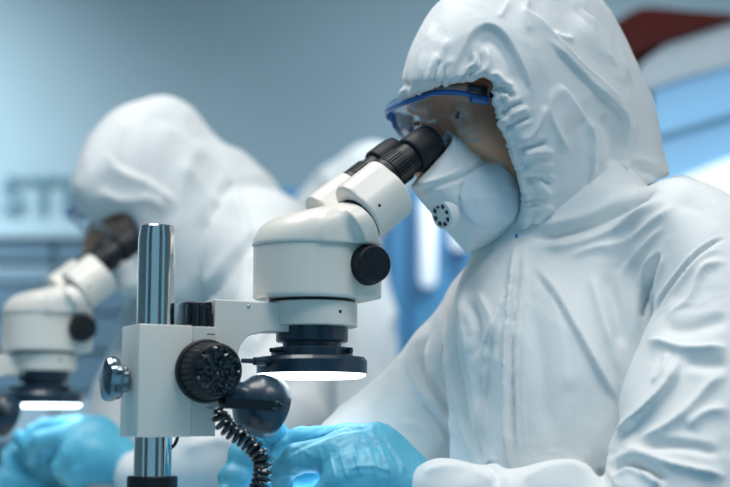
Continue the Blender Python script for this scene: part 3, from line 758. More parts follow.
def carve(f, G, r0, yaw):
    """keep cloth and gloves on top of the bench and the microscope base"""
    c, s_ = math.cos(yaw), math.sin(yaw)
    X, Y = (G.x-r0.x)*c+(G.y-r0.y)*s_, -(G.x-r0.x)*s_+(G.y-r0.y)*c
    wt = np.maximum(X-0.123, G.z-(TZ+0.010)); bs = np.maximum(np.maximum(np.abs(X+0.05)-0.152, np.abs(Y)-0.102), G.z-(TZ+0.028))
    return smax(f, -np.minimum(wt+0*bs, bs), 0.003)
# ---- the near operator
H1 = P(509, 112, 1.40); fr1 = frame(H1, YAW, math.radians(12))
per = empty('person', 'person in white hooded coverall, goggles, mask and blue gloves bending to the sharp microscope', 'person', (0.37, 1.47, 0), 0, 'gowned operators at microscopes')
G = Grid((-0.10, 1.02, 0.70), (0.44, 1.70, 1.13), 0.0025)
torso = inflate(G, [(508, 240), (540, 250), (590, 240), (630, 216), (662, 184), (674, 177), (692, 182), (735, 204), (800, 250), (830, 330), (830, 640), (440, 640), (446, 540), (452, 440), (446, 350), (455, 300), (475, 262)], 1.40, 0.135, 0.12, 0.10, 560, 300)
far = inflate(G, [(512, 236), (494, 243), (474, 258), (454, 282), (438, 309), (414, 337), (384, 373), (331, 414), (300, 448), (306, 486), (360, 505), (420, 508), (482, 480), (505, 430), (530, 330)], 1.475, 0.058, 0.45, 0, 440, 300)
near = inflate(G, [(640, 205), (664, 183), (690, 184), (735, 204), (800, 255), (830, 330), (830, 580), (640, 580), (606, 500), (606, 474), (614, 452), (622, 428), (621, 402), (627, 377), (645, 335), (658, 300), (650, 250)], 1.215, 0.075, 0.0, 0.45, 690, 380)
fore = inflate(G, [(405, 486), (414, 471), (433, 459.5), (453, 459.5), (479, 466), (495, 464.5), (508, 470.5), (548, 462), (574, 459.5), (591, 467), (604, 478), (650, 462), (740, 455), (760, 560), (600, 572), (430, 548), (404, 510)], 1.24, 0.036, -0.36, 0, 420, 480)
near = smin(near, fore, 0.008)
fa = chain(G, [(395, 470, 1.44, 44), (350, 510, 1.405, 36)], 0.02)
ck = cone(G, P(575, 275, 1.415), P(560, 195, 1.415), 0.100, 0.080)
torso = smin(torso, ck, 0.03)
f = smin(torso, smin(far, fa, 0.02), 0.012)
f = smin(f, near, 0.006+0.055*np.clip((G.z-zv(305, 1.2))/(zv(235, 1.2)-zv(305, 1.2)), 0, 1))
f = carve(f, G, R0, YAW)
fbody = f
V, Q = nets(f, G); V, Q = keep_big(V, Q); V = relax(V, Q, 3); N = vnormals(V, Q)
V = crumple(V, N, 0.0020, 8.5, 1.0); V = crumple(V, vnormals(V, Q), 0.0006, 26, 9.0)
FB = [
 # zip flap and chest
 ('r', [(516, 236), (512, 270), (506, 338), (506, 400), (508, 478)], 2.8, 0.0075),
 ('c', [(520, 240), (517, 290), (512, 350), (513, 420), (515, 476)], 2.4, 0.0045),
 ('s', [(508, 280), (498, 318), (488, 353), (484, 410), (482, 464)], 3.4, 0.0070),
 ('r', [(500, 300), (495, 350), (497, 410), (500, 465)], 2.4, 0.0022),
 ('r', [(523, 246), (526, 300), (523, 380), (524, 460)], 2.2, 0.0016),
 ('s', [(622, 408), (603, 378), (580, 336), (556, 296), (532, 262)], 5.0, 0.0075),
 ('r', [(540, 250), (574, 246), (620, 228), (652, 200)], 4.0, 0.0048),
 ('r', [(560, 262), (590, 250), (626, 243), (654, 221), (679, 202)], 5.0, 0.0050),
 ('c', [(527, 240), (556, 234), (594, 224), (634, 202), (660, 186)], 6.0, 0.0085),
 ('r', [(611, 300), (622, 274), (646, 245), (668, 224)], 4.0, 0.0035),
 ('r', [(640, 340), (634, 300), (650, 264), (668, 246)], 4.0, 0.0040),
 ('c', [(660, 250), (653, 274), (645, 302), (642, 322)], 3.2, 0.0085),
 ('r', [(588, 268), (600, 310), (613, 352), (622, 380)], 7.0, 0.0045),
 ('c', [(604, 272), (616, 310), (622, 350)], 7.0, 0.0050),
 ('r', [(545, 282), (560, 330), (568, 400)], 9.0, 0.0030),
 ('c', [(530, 300), (540, 360), (548, 440)], 9.0, 0.0022),
 # far sleeve
 ('c', [(456, 280), (455, 338), (466, 400), (480, 464)], 4.0, 0.0110),
 ('r', [(464, 276), (466, 330), (478, 390), (490, 450)], 5.0, 0.0055),
 ('r', [(446, 300), (440, 330), (450, 370), (466, 420)], 4.0, 0.0062),
 ('c', [(438, 320), (424, 350), (436, 392), (456, 424)], 5.0, 0.0062),
 ('r', [(430, 330), (412, 352), (416, 386), (440, 416), (452, 440)], 4.5, 0.0062),
 ('r', [(408, 352), (380, 390), (372, 412)], 6.0, 0.0040),
 ('c', [(420, 400), (440, 420), (452, 446)], 4.0, 0.0045),
 ('r', [(400, 420), (420, 428), (446, 450)], 5.0, 0.0040),
 ('c', [(470, 300), (480, 330), (478, 360)], 4.0, 0.0040),
 ('r', [(476, 290), (492, 320), (490, 350)], 4.0, 0.0035),
 # near sleeve
 ('c', [(728, 240), (716, 242), (695, 257), (679, 276), (662, 299), (650, 322)], 1.9, 0.0046),
 ('r', [(726, 247), (706, 256), (688, 274), (672, 298)], 3.5, 0.0030),
 ('r', [(730, 262), (704, 268), (690, 300), (664, 318)], 4.5, 0.0050),
 ('r', [(645, 340), (662, 344), (688, 351), (730, 348)], 5.0, 0.0085),
 ('c', [(660, 328), (690, 330), (730, 318)], 7.0, 0.0025),
 ('s', [(680, 352), (676, 376), (660, 398), (638, 419), (620, 440), (605, 474)], 4.2, 0.0105),
 ('r', [(668, 352), (664, 372), (652, 386)], 3.0, 0.0040),
 ('c', [(684, 362), (706, 366), (730, 364)], 6.0, 0.0025),
 ('r', [(636, 440), (660, 432), (690, 410), (712, 384), (730, 376)], 6.0, 0.0075),
 ('c', [(640, 448), (664, 446), (694, 448), (722, 456)], 5.0, 0.0035),
 ('r', [(622, 446), (650, 458), (680, 468), (730, 478)], 4.5, 0.0085),
 ('c', [(606, 476), (626, 462), (648, 470), (668, 484)], 4.0, 0.0070),
 ('r', [(640, 470), (652, 476), (660, 487)], 4.0, 0.0050),
 ('r', [(730, 410), (706, 414), (686, 430)], 6.0, 0.0055),
 # near forearm along the lower edge
 ('c', [(484, 464), (496, 472), (498, 486)], 4.0, 0.0035),
 ('r', [(420, 474), (445, 467), (470, 470), (492, 482)], 4.5, 0.0032),
 ('r', [(520, 484), (544, 470), (572, 465), (590, 476)], 5.0, 0.0035),
 ('c', [(598, 470), (606, 480), (610, 492)], 4.0, 0.0060),
]
V = folds(V, vnormals(V, Q), FB)
suit = child_world(np_mesh('coverall', V, Q, M['suit']), per)
# zip pull at the throat
m = MB(); c = P(516.5, 236, 1.262); m.box((c.x-0.0013, c.y-0.002, c.z-0.0020), (c.x+0.0013, c.y+0.002, c.z+0.0022), 0.0008); zp = m.build('zip_pull', M['gogblue']); zp.parent = suit

# hood
hood_px = [(402.5, 90), (405, 70), (413, 46), (424, 24), (438, 6), (462, -14), (500, -28), (545, -26), (582, -8), (604, 12), (622, 44), (637, 76), (650, 108), (658, 140), (663, 162), (667, 178), (662, 215), (640, 228), (600, 240), (560, 250), (530, 254), (512, 250), (500, 226), (470, 200), (430, 160), (405, 118)]
open_px = [(380, 97), (404, 97), (440, 97.5), (466, 95.5), (480, 92), (488, 98), (492, 112), (498, 132), (507, 154), (517, 178), (522, 200), (520, 222), (511, 246), (470, 275), (380, 275)]
G = Grid((0.02, 1.23, 1.03), (0.335, 1.60, 1.30), 0.0021)
fh = inflate(G, hood_px, 1.395, 0.112, KX, 0, 525, 100)
op = cutter(G, open_px, 1.33, True)
shell = smax(fh, -(fh+0.011), 0.002)
f = smax(shell, -(op+0*fh), 0.004)
la, lb, lc = [np.array(q) for q in (P(516, 231, 1.4), P(655, 181, 1.4), (0, 0, CAMZ))]
nl = np.cross(lb-lc, la-lc); nl /= np.linalg.norm(nl); nl = nl if nl[2] < 0 else -nl
hem = (G.x-lc[0])*nl[0]+(G.y-lc[1])*nl[1]+(G.z-lc[2])*nl[2]
f = smax(f, hem+0*f, 0.004)
V, Q = nets(f, G); V, Q = keep_big(V, Q); V = relax(V, Q, 2); N = vnormals(V, Q)
V = crumple(V, N, 0.0015, 11, 4.0); V = crumple(V, vnormals(V, Q), 0.0005, 32, 2.0)
# gathers along the elastic of the face opening
u, v = project(V)
oc = [tuple(p) for p in catmull(open_px[1:13], 6, closed=False)]
d, sd_, t = segdist(u, v, oc)
N = vnormals(V, Q); side = (V[:, 1] < 1.395+KX*(V[:, 0]-P(525, 100, 1.40).x)+0.02)
ph = t*2*PI*31+2.6*np.sin(t*31)+1.4*np.sin(t*83+1)+0.03*d
amp = (0.0014*np.exp(-((d-6)/6)**2)+0.0012*np.exp(-((d-14)/11)**2)*np.clip(np.sin(t*17+1)+.3, 0, 1))*(0.6+0.4*np.sin(t*57))
V = V+N*(amp*np.sin(ph)*side)[:, None]
V = V+N*((0.0026*np.exp(-((d-5.0)/3.5)**2)-0.0026*np.exp(-((d-12)/4)**2))*side)[:, None]
FH = [
 ('s', [(536, 100), (526, 76), (516, 53), (502, 32), (487, 25), (473, 33), (463, 51), (444, 92)], 5.0, 0.0055),
 ('r', [(452, 96), (464, 66), (476, 46), (489, 39), (502, 50), (511, 70), (520, 100)], 11.0, -0.0060),
 ('r', [(455, 84), (462, 70), (476, 63), (474, 50), (483, 38)], 3.2, 0.0052),
 ('c', [(462, 84), (472, 74), (481, 64), (480, 50)], 3.2, 0.0045),
 ('r', [(484, 76), (489, 62), (485, 44)], 3.0, 0.0050),
 ('r', [(457, 90), (460, 79), (470, 70)], 2.6, 0.0034),
 ('r', [(436, 90), (441, 60), (449, 37)], 3.0, 0.0036), ('r', [(444, 90), (447, 72), (452, 56)], 2.4, 0.0030),
 ('r', [(426, 92), (431, 70), (438, 52)], 2.6, 0.0032), ('c', [(431, 92), (436, 74), (441, 60)], 2.2, 0.0032),
 ('c', [(440, 92), (444, 76), (447, 64)], 2.2, 0.0034), ('r', [(419, 92), (421, 56), (436, 20)], 3.0, 0.0030),
 ('r', [(484, 78), (497, 75), (508, 84), (517, 82)], 3.2, 0.0062), ('c', [(492, 88), (504, 90), (514, 98)], 3.0, 0.0046),
 ('s', [(514, 6), (535, 17), (554, 38), (580, 66), (595, 80), (612, 98), (621, 118), (626, 144)], 3.6, 0.0070),
 ('s', [(626, 150), (620, 120), (606, 100), (592, 88), (567, 62), (544, 38)], 3.6, 0.0050),
 ('s', [(571, 8), (585, 29), (606, 56), (618, 77), (628, 103), (634, 130), (632, 156)], 3.4, 0.0062),
 ('s', [(578, 8), (592, 21), (606, 43), (620, 62), (634, 86)], 3.2, 0.0050),
 ('r', [(552, 32), (562, 38), (574, 40)], 2.6, 0.0040), ('r', [(498, 20), (504, 10), (509, 0)], 2.4, 0.0026), ('r', [(530, -4), (524, 14), (530, 34)], 3.0, 0.0022),
 ('r', [(488, 106), (503, 98), (512, 90)], 2.6, 0.0044), ('r', [(500, 125), (514, 114), (530, 107)], 2.8, 0.0052), ('c', [(499, 117), (510, 108), (524, 102)], 2.6, 0.0040),
 ('c', [(504, 130), (518, 122), (532, 116)], 2.8, 0.0042), ('r', [(516, 142), (531, 135), (541, 119), (545, 104)], 3.4, 0.0056), ('r', [(520, 156), (536, 153), (556, 152)], 3.4, 0.0040),
 ('c', [(518, 149), (534, 146), (548, 142)], 3.2, 0.0040), ('r', [(522, 172), (540, 164), (556, 168)], 3.4, 0.0036), ('c', [(524, 180), (540, 178), (552, 186)], 3.2, 0.0038),
 ('r', [(525, 192), (540, 188), (552, 198)], 3.2, 0.0036), ('r', [(526, 208), (540, 206), (556, 212)], 3.2, 0.0034),
 ('r', [(586, 116), (591, 132), (593, 150), (592, 182)], 3.2, 0.0048), ('s', [(556, 84), (566, 92), (578, 108), (588, 124)], 3.0, 0.0040),
 ('r', [(556, 84), (550, 110), (562, 140), (572, 152)], 4.0, 0.0034), ('c', [(600, 112), (612, 140), (614, 170)], 8.0, 0.0036),
 ('r', [(626, 160), (640, 160), (654, 164), (670, 176), (680, 186)], 3.6, 0.0030), ('r', [(626, 160), (625, 174), (628, 188)], 3.0, 0.0040), ('c', [(634, 168), (650, 174), (666, 184)], 3.6, 0.0015),
 ('r', [(522, 228), (556, 220), (591, 207), (632, 188)], 3.4, 0.0044),
]
V = folds(V, vnormals(V, Q), FH)
hd = np_mesh('hood', V, Q, M['suit']); hd.parent = suit

# body under the clothing: one continuous skin surface
def body_mesh(fr, suit_fn, lo, hi, h, parent, hip, yaw, hands):
    G = Grid(lo, hi, h); f = smin(suit_fn(G)+0.022, head_sdf(G, fr), 0.03)
    V, Q = nets(f, G); V, Q = keep_big(V, Q, 0.1); V = relax(V, Q, 1)
    return child_world(np_mesh('body', V, Q, M['skin']), parent)
def suit1(G):
    H, fw, sd, up = fr1
    tor = inflate(G, [(540, 250), (600, 215), (660, 190), (720, 215), (790, 260), (800, 330), (800, 640), (470, 640), (476, 440), (470, 300)], 1.41, 0.12, 0.12, 0.10, 560, 300)
    nk = cone(G, H+up*-0.07-fw*0.03, H+up*-0.19-fw*0.06, 0.088, 0.092)
    return smin(tor, nk, 0.04)
H, fw, sd, up = fr1
body_mesh(fr1, suit1, (0.0, 1.18, 0.62), (0.50, 1.66, 1.30), 0.0038, per, None, YAW, None)
eyes_hair(fr1, per, 1)
G = Grid((-0.35, 0.85, -0.0), (0.62, 1.80, 0.72), 0.012)
hip1 = (0.40, 1.50, 0.615)
f = legs_sdf(G, hip1, YAW); f = smin(f, cone(G, hip1, (0.34, 1.42, 0.72), 0.15, 0.13), 0.05)
V, Q = nets(f, G); V, Q = keep_big(V, Q); tr_ = np_mesh('trouser', V, Q, M['suit']); tr_.parent = suit
stool((0.42, 1.52, 0), 'round dark lab stool under the near operator')

# gloves
tr1 = lambda u, v, Y, r: (u, v, Y, r)
FG = [('r', [(370, 430), (380, 446), (388, 468), (392, 487)], 2.0, 0.0018), ('r', [(362, 432), (370, 452), (376, 474), (378, 487)], 1.8, 0.0016), ('r', [(352, 436), (356, 456), (362, 478)], 1.8, 0.0015),
 ('r', [(340, 444), (342, 460), (348, 480)], 1.8, 0.0014), ('c', [(380, 436), (394, 456), (402, 474)], 2.0, 0.0015), ('r', [(330, 450), (332, 464), (336, 480)], 1.6, 0.0012),
 ('r', [(386, 442), (398, 458), (408, 474)], 1.8, 0.0018), ('r', [(346, 470), (370, 466), (396, 474)], 1.8, 0.0012), ('c', [(372, 428), (340, 432), (304, 446), (284, 458)], 2.0, 0.0012), ('r', [(300, 448), (310, 456), (312, 468)], 1.6, 0.0010), ('r', [(318, 446), (322, 460), (324, 472)], 1.6, 0.0011)]
lo, hi = bounds([P(255, 515, 1.18), P(450, 410, 1.36), P(255, 410, 1.36), P(450, 530, 1.18)], 0.012)
glove(glove_near, tr1, lo, hi, 0.0011, per, FG)
lo, hi = bounds([P(210, 530, 1.27), P(360, 405, 1.44), P(210, 405, 1.44), P(360, 530, 1.27)], 0.012)
glove(glove_far, tr1, lo, hi, 0.0016, per)
# rolled glove cuff
# goggles
def hp(a, b, c, fr=fr1):
    H, fw, sd, up = fr; return Vector(H+fw*a+sd*b+up*c)
def goggle(fr, parent):
    def hp(a, b, c, fr=fr):
        H, fw, sd, up = fr; c = c+0.0115; c = c-0.34*max(0.0, 0.116-a) if a > 0.06 else c-0.0146
        return Vector(H+fw*(a-0.001)+sd*b+up*c)
    rim = [(0.072, 0.070), (0.094, 0.066), (0.108, 0.056), (0.116, 0.038), (0.119, 0.016), (0.120, 0.0), (0.119, -0.016), (0.116, -0.038), (0.108, -0.056), (0.094, -0.066), (0.072, -0.070)]
    rim = [tuple(p) for p in catmull(rim, 4, closed=False)]
    m = MB(); n = len(rim); vs = []
    for j in range(7):
        k = j/6; hgt = 0.012-0.046*k
        for i, (a, b) in enumerate(rim):
            nose = math.exp(-(b/0.014)**2)*0.016 if k > 0.5 else 0
            vs.append(hp(a-0.010*(2*k-1)**2*0.4-0.012*k, b*(1-0.08*k), hgt+nose*(k-.5)*2, fr))
    m.add(vs, [(j*n+i, j*n+i+1, (j+1)*n+i+1, (j+1)*n+i) for j in range(6) for i in range(n-1)])
    g = m.build('goggles', M['lens'], angle=None); child_world(g, parent)
    so = g.modifiers.new('thickness', 'SOLIDIFY'); so.thickness = 0.0016
    def sub(mb, name, mat):
        o = mb.build(name, M[mat]); o.parent = g; return o
    m = MB(); m.tube([hp(a+0.001, b*1.01, 0.0095, fr) for a, b in rim], 0.0026, 10); sub(m, 'blue_frame', 'gogblue')
    m = MB(); m.tube([hp(a-0.002, b*1.0, 0.0145, fr) for a, b in rim], 0.0034, 10); sub(m, 'clear_rim', 'clear')
    m = MB(); m.tube([hp(a-0.010, b*0.92, -0.0325+math.exp(-(b/0.014)**2)*0.016, fr) for a, b in rim[4:-4]], 0.0012, 8); sub(m, 'lower_edge', 'clear')
    m = MB(); m.tube([hp(rim[i][0]-0.010*0.4*(2*k-1)**2-0.012*k, rim[i][1]*(1-0.08*k)*1.01, 0.0095-0.046*k*0.62, fr) for i, k in ((-12, 0), (-12, 0.15), (-11, 0.4), (-11, 0.7), (-11, 1.0))], [0.0026, 0.0028, 0.0026, 0.002, 0.0014], 10); sub(m, 'blue_edge', 'gogblue')
    for s in (-1, 1):
        m = MB(); m.tube([hp(0.090, s*0.0680, 0.0145, fr), hp(0.074, s*0.0710, 0.0160, fr)], 0.0060, 12); sub(m, 'buckle', 'gloss')
        m = MB(); m.tube([hp(0.090, s*0.0690, 0.0060, fr), hp(0.074, s*0.0715, 0.0070, fr)], 0.0045, 12); sub(m, 'blue_clip', 'gogblue')
        m = MB(); m.tube([hp(0.070, s*0.0710, 0.013, fr), hp(0.03, s*0.0795, 0.016, fr), hp(-0.03, s*0.0800, 0.020, fr), hp(-0.08, s*0.06, 0.025, fr), hp(-0.109, 0, 0.027, fr)], 0.0030, 8); sub(m, 'strap', 'rubber')
    return g
gog = goggle(fr1, per)
# respirator
mask_px = [(411, 187), (424, 170), (436, 150), (446, 131), (462, 141), (484, 160), (497, 146), (507, 148), (516, 168), (526, 196), (524, 226), (500, 240), (468, 253.5), (452, 236), (430, 211)]
G = Grid((0.03, 1.22, 1.00), (0.17, 1.44, 1.15), 0.0014)
fm = inflate(G, mask_px, 1.355, 0.058, KX, 0, 470, 190, smooth=False)
fm = smax(fm, -(fm+0.0055), 0.001)
back = -((G.x-P(478, 190, 1.36).x)*fr1[1][0]+(G.y-1.36)*fr1[1][1]+(G.z-P(478, 190, 1.36).z)*fr1[1][2]) - 0.085
f = smax(fm, back+0*fm, 0.002)
for sy in (-0.0325, 0.0325):
    o_ = c_eye+Vector((0, sy, 0)); q0_, q1_ = o_+T*0.02, o_+T*0.0685
    f = smax(f, -(cone(G, loc2w(*q0_), loc2w(*q1_), 0.0202, 0.0188)), 0.002)
V, Q = nets(f, G); V, Q = keep_big(V, Q); V = relax(V, Q, 2); N = vnormals(V, Q)
V = crumple(V, N, 0.0006, 25, 2.0)
FM = [('s', [(411, 187), (432, 180), (456, 172), (474, 162), (486, 150)], -3.2, 0.0040) if False else ('r', [(409, 188), (432, 181), (456, 172), (474, 161), (488, 146)], 2.6, 0.0030),
      ('c', [(412, 194), (434, 187), (460, 178), (480, 166)], 2.5, 0.0018), ('r', [(488, 238), (506, 222), (518, 206)], 2.5, 0.0022), ('r', [(446, 134), (464, 144), (486, 161)], 1.6, 0.0016)]
V = folds(V, vnormals(V, Q), FM)
mk = child_world(np_mesh('respirator', V, Q, M['mask']), per)
def surf(V, N_, u0, v0, rad=4):
    u, v = project(V); d = np.hypot(u-u0, v-v0); k = d < rad
    k &= V[:, 1] < V[k][:, 1].min()+0.012
    return Vector(V[k].mean(0)), Vector(N_[k].mean(0)).normalized()
N = vnormals(V, Q)
def msub(mb, name, mat, parent=mk, angle=35):
    o = mb.build(name, M[mat], angle=angle); o.parent = parent; return o
# embossed round side panel, wrapped onto the mask
uu, vv = project(V); dd = np.hypot((uu-490)/31.5, (vv-197)/33.5)
sel = (dd < 1.0) & ((N*(V-np.array([0, 0, CAMZ]))).sum(1) < -0.05)
fs = Q[sel[Q].all(1)]; ids = np.unique(fs); re = -np.ones(len(V), int); re[ids] = np.arange(len(ids))
Vd = V[ids]+N[ids]*(0.0026*np.clip((1-dd[ids])*12, 0, 1))[:, None]
pn = np_mesh('round_panel', Vd, re[fs], M['disc']); pn.parent = mk
c, nn = surf(V, N, 446, 214, 5); nn = (nn*0.25+Vector((-0.85, -0.58, -0.22))).normalized(); c = c+nn*0.003
m = MB(); m.lathe([(0.0148, -0.006), (0.0148, 0.0012), (0.0138, 0.0030), (0.0112, 0.0036), (0.0106, 0.0024), (0.0075, 0.0030), (0.001, 0.0036)], c, nn, 48); vl = msub(m, 'valve', 'mask')
e1 = nn.cross(Vector((0, 0, 1))).normalized(); e2 = nn.cross(e1)
for k in range(8):
    t = k*PI/4+0.2; d1 = e1*math.cos(t)+e2*math.sin(t); d2 = e2*math.cos(t)-e1*math.sin(t); q = c+nn*0.0026+d1*0.0088
    m = MB(); m.prism([q+d1*0.0019+d2*0.0022, q+d1*0.0019-d2*0.0022, q-d1*0.0019-d2*0.0013, q-d1*0.0019+d2*0.0013], nn*0.0012); o = m.build('vent_slot', M['screw'], smooth=False); o.parent = mk

# ---- the far operator, out of focus
def simple_hood(hood, opening, Y0, R, kx, u0, lo, hi, h, crs):
    G = Grid(lo, hi, h); fh = inflate(G, hood, Y0, R, kx, 0, u0, 200)
    f = smax(fh, -(fh+0.012), 0.003)
    if opening is not None:
        op = cutter(G, opening, Y0, True, kx, u0); f = smax(f, -(op+0*fh), 0.005)
    V, Q = nets(f, G); V, Q = keep_big(V, Q); V = relax(V, Q, 2); V = crumple(V, vnormals(V, Q), 0.003, 9, crs)
    return V, Q, f, G
per2 = empty('person', 'blurred person in white hooded coverall and blue gloves bending to the far microscope, left', 'person', (-0.20, 2.20, 0), 0, 'gowned operators at microscopes')
hood2 = [(73, 196), (75, 178), (84, 152), (98, 130), (118, 112), (145, 102), (170, 99), (192, 108), (208, 124), (224, 143), (244, 154), (268, 176), (288, 204), (292, 240), (262, 300), (220, 325), (180, 320), (160, 305), (140, 270), (120, 240), (98, 228), (82, 214)]
open2 = [(30, 215), (80, 213), (90, 220), (104, 222), (130, 218), (142, 226), (150, 250), (158, 290), (158, 330), (30, 330)]
a, b = P(60, 340, 1.75), P(300, 85, 2.4)
V, Q, _, _ = simple_hood(hood2, open2, 2.03, 0.105, KX, 160, (a.x-0.05, 1.80, a.z-0.06), (0.0, 2.30, P(60, 80, 2.15).z), 0.0042, 3.0)
F2 = [('s', [(104, 150), (120, 170), (150, 184), (180, 206)], 5, 0.010), ('r', [(95, 190), (120, 200), (150, 200), (170, 215)], 5, 0.007), ('s', [(150, 120), (185, 140), (215, 165), (240, 200)], 5, 0.009), ('r', [(130, 120), (118, 140), (112, 165)], 5, 0.006), ('r', [(210, 190), (225, 220), (235, 260)], 5, 0.007), ('r', [(180, 160), (200, 190), (205, 230)], 6, 0.006)]
V = folds(V, vnormals(V, Q), F2)
G = Grid((-0.46, 1.70, 0.60), (0.06, 2.36, 1.22), 0.0052)
tor2 = inflate(G, [(180, 210), (214, 160), (236, 156), (264, 178), (288, 208), (310, 252), (325, 300), (334, 360), (338, 487), (338, 620), (150, 620), (150, 440), (166, 330), (172, 270)], 2.13, 0.13, 0.15, 0.10, 250, 320)
nr2 = chain(G, [(256, 248, 2.02, 60), (282, 330, 1.93, 58), (276, 424, 1.84, 54)], 0.03)
nr2 = smin(nr2, chain(G, [(276, 428, 1.84, 50), (210, 456, 1.82, 36), (134, 474, 1.82, 22)], 0.02), 0.01)
fr2_ = chain(G, [(190, 280, 2.20, 52), (140, 400, 2.10, 44), (95, 470, 1.98, 24)], 0.02)
f = carve(smin(smin(tor2, fr2_, 0.02), nr2, 0.010), G, R0, YAW); f = carve(f, G, mic2.location, YAW+math.radians(2))
Vb, Qb = nets(f, G); Vb, Qb = keep_big(Vb, Qb); Vb = relax(Vb, Qb, 2); Vb = crumple(Vb, vnormals(Vb, Qb), 0.004, 8, 5.0)
FB2 = [('s', [(214, 140), (240, 200), (250, 260), (236, 330)], 6, 0.012), ('c', [(196, 300), (215, 290), (240, 260), (270, 230)], 6, 0.010), ('r', [(290, 220), (300, 270), (300, 330)], 6, 0.009), ('s', [(310, 280), (280, 310), (250, 360)], 6, 0.010), ('r', [(320, 350), (280, 380), (250, 390)], 6, 0.010), ('r', [(180, 450), (220, 440), (250, 450)], 6, 0.007)]
Vb = folds(Vb, vnormals(Vb, Qb), FB2)
suit2 = child_world(np_mesh('coverall', Vb, Qb, M['suit']), per2)
h2 = np_mesh('hood', V, Q, M['suit']); h2.parent = suit2
H2 = P(150, 196, 2.05); fr2 = frame(H2, YAW, math.radians(24))
def suit2f(G):
    H, fw, sd, up = fr2
    t = inflate(G, [(190, 240), (236, 175), (266, 190), (290, 230), (320, 310), (330, 480), (330, 620), (165, 620), (165, 440), (180, 330)], 2.14, 0.115, 0.15, 0.10, 250, 320)
    return smin(t, cone(G, H+up*-0.06-fw*0.05, np.array(P(225, 280, 2.12)), 0.085, 0.09), 0.04)
body_mesh(fr2, suit2f, (-0.50, 1.80, 0.62), (0.04, 2.34, 1.32), 0.0055, per2, None, YAW, None)
eyes_hair(fr2, per2, 2)
hip2 = (-0.20, 2.24, 0.615)
G = Grid((-0.80, 1.6, -0.0), (0.1, 2.55, 0.74), 0.014)
f = legs_sdf(G, hip2, YAW); f = smin(f, cone(G, hip2, (-0.20, 2.18, 0.74), 0.15, 0.13), 0.05)
Vl, Ql = nets(f, G); Vl, Ql = keep_big(Vl, Ql); o = np_mesh('trouser', Vl, Ql, M['suit']); o.parent = suit2
stool((-0.18, 2.26, 0), 'round dark lab stool under the far operator')
goggle(fr2, per2)
mask2 = [(110, 256), (120, 246), (130, 236), (146, 246), (158, 256), (166, 282), (156, 292), (136, 297), (118, 292), (113, 270)]
G = Grid((-0.42, 1.86, 1.02), (-0.22, 2.16, 1.16), 0.0032)
fm = inflate(G, mask2, 2.0, 0.055, KX, 0, 140, 260); f = smax(fm, -(fm+0.008), 0.001)
Vm, Qm = nets(f, G); Vm, Qm = keep_big(Vm, Qm); Vm = relax(Vm, Qm, 2); child_world(np_mesh('respirator', Vm, Qm, M['mask']), per2)
tr2 = lambda u, v, Y, r: (92+(u-368)*0.70, 416+(v-424)*0.70, Y+0.585, r*0.70*(Y+0.585)/Y*0.70)
tr2 = lambda u, v, Y, r: (92+(u-368)*0.70, 416+(v-424)*0.70, Y+0.585, r*0.70)
lo, hi = bounds([P(10, 490, 1.76), P(150, 400, 1.96), P(10, 400, 1.96), P(150, 490, 1.76)], 0.012)
glove(glove_near, tr2, lo, hi, 0.0026, per2, None, mic2.location, YAW+math.radians(2))
lo, hi = bounds([P(-25, 530, 1.84), P(100, 410, 2.03), P(-25, 410, 2.03), P(100, 530, 1.84)], 0.012)
glove(glove_far, lambda u, v, Y, r: tr2(u, v+34, Y, r), lo, hi, 0.0026, per2, None, mic2.location, YAW+math.radians(2))

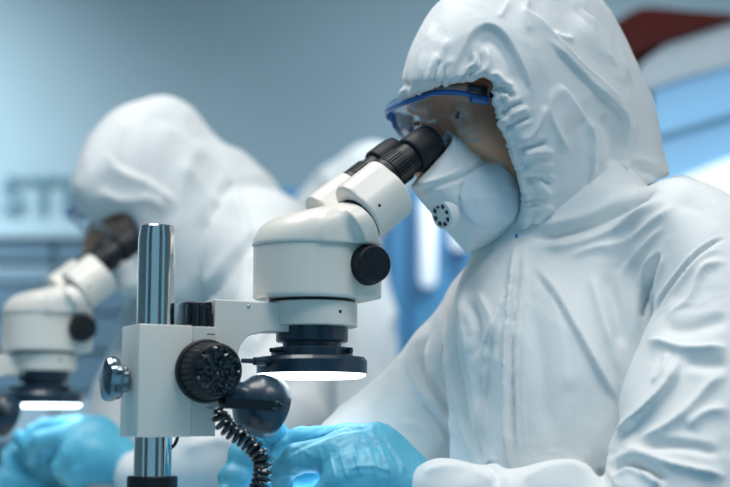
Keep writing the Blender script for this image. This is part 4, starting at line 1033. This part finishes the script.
# ---- a third gowned figure, seen from behind between the two
per3 = empty('person', 'faint white-gowned person seen from behind through the gap behind the sharp microscope', 'person', (-0.05, 3.15, 0), 0, 'gowned operators at microscopes')
hood3 = [(290, 216), (294, 202), (303, 188), (316, 175), (334, 163), (354, 149), (372, 143), (390, 148), (402, 162), (407, 182), (401, 200), (390, 215), (382, 235), (376, 256), (345, 272), (305, 256)]
c3 = P(352, 208, 3.1)
G = Grid((c3.x-0.16, 2.88, c3.z-0.22), (c3.x+0.16, 3.34, c3.z+0.17), 0.006)
fh = inflate(G, hood3, 3.10, 0.105, 0, 0, 334, 205); f = smax(fh, -(fh+0.014), 0.003)
f = smax(f, -(np.sqrt(((G.x-c3.x)/0.075)**2+((G.z-c3.z+0.01)/0.09)**2)-1)*0.07+np.minimum(0, (G.y-3.12))*5, 0.004)
Vh, Qh = nets(f, G); Vh, Qh = keep_big(Vh, Qh); Vh = relax(Vh, Qh, 2); Vh = crumple(Vh, vnormals(Vh, Qh), 0.004, 8, 7.0)
G = Grid((-0.36, 2.8, 0.45), (0.16, 3.45, 1.32), 0.009)
f = inflate(G, [(300, 250), (340, 240), (374, 250), (388, 284), (396, 318), (398, 400), (394, 560), (388, 600), (266, 600), (262, 400), (270, 320), (280, 280)], 3.12, 0.13, 0, 0, 330, 320)
f = smin(f, cone(G, P(334, 225, 3.11), P(334, 270, 3.12), 0.075, 0.09), 0.03)
Vb, Qb = nets(f, G); Vb, Qb = keep_big(Vb, Qb); Vb = relax(Vb, Qb, 2); Vb = crumple(Vb, vnormals(Vb, Qb), 0.006, 7, 8.0)
suit3 = child_world(np_mesh('coverall', Vb, Qb, M['suit']), per3); o = np_mesh('hood', Vh, Qh, M['suit']); o.parent = suit3
fr3 = frame(c3+Vector((0, 0.035, -0.02)), -PI/2, 0.1)
G3 = lambda G: inflate(G, [(310, 270), (340, 255), (366, 268), (380, 330), (380, 640), (282, 640), (282, 330)], 3.12, 0.10, 0, 0, 330, 320)
def suit3f(G): return smin(G3(G), cone(G, P(334, 225, 3.11), P(334, 300, 3.12), 0.07, 0.09), 0.03)
body_mesh(fr3, suit3f, (-0.30, 2.9, 0.55), (0.16, 3.36, 1.5), 0.009, per3, None, 0, None)
G = Grid((-0.5, 2.8, 0), (0.4, 3.8, 0.74), 0.016)
f = legs_sdf(G, (-0.07, 3.14, 0.635), -PI/2-0.0); f = smin(f, cone(G, (-0.07, 3.13, 0.625), (-0.07, 3.12, 0.74), 0.12, 0.12), 0.04)
Vl, Ql = nets(f, G); Vl, Ql = keep_big(Vl, Ql); o = np_mesh('trouser', Vl, Ql, M['suit']); o.parent = suit3
stool((-0.07, 3.12, 0), 'round dark lab stool under the third gowned figure')
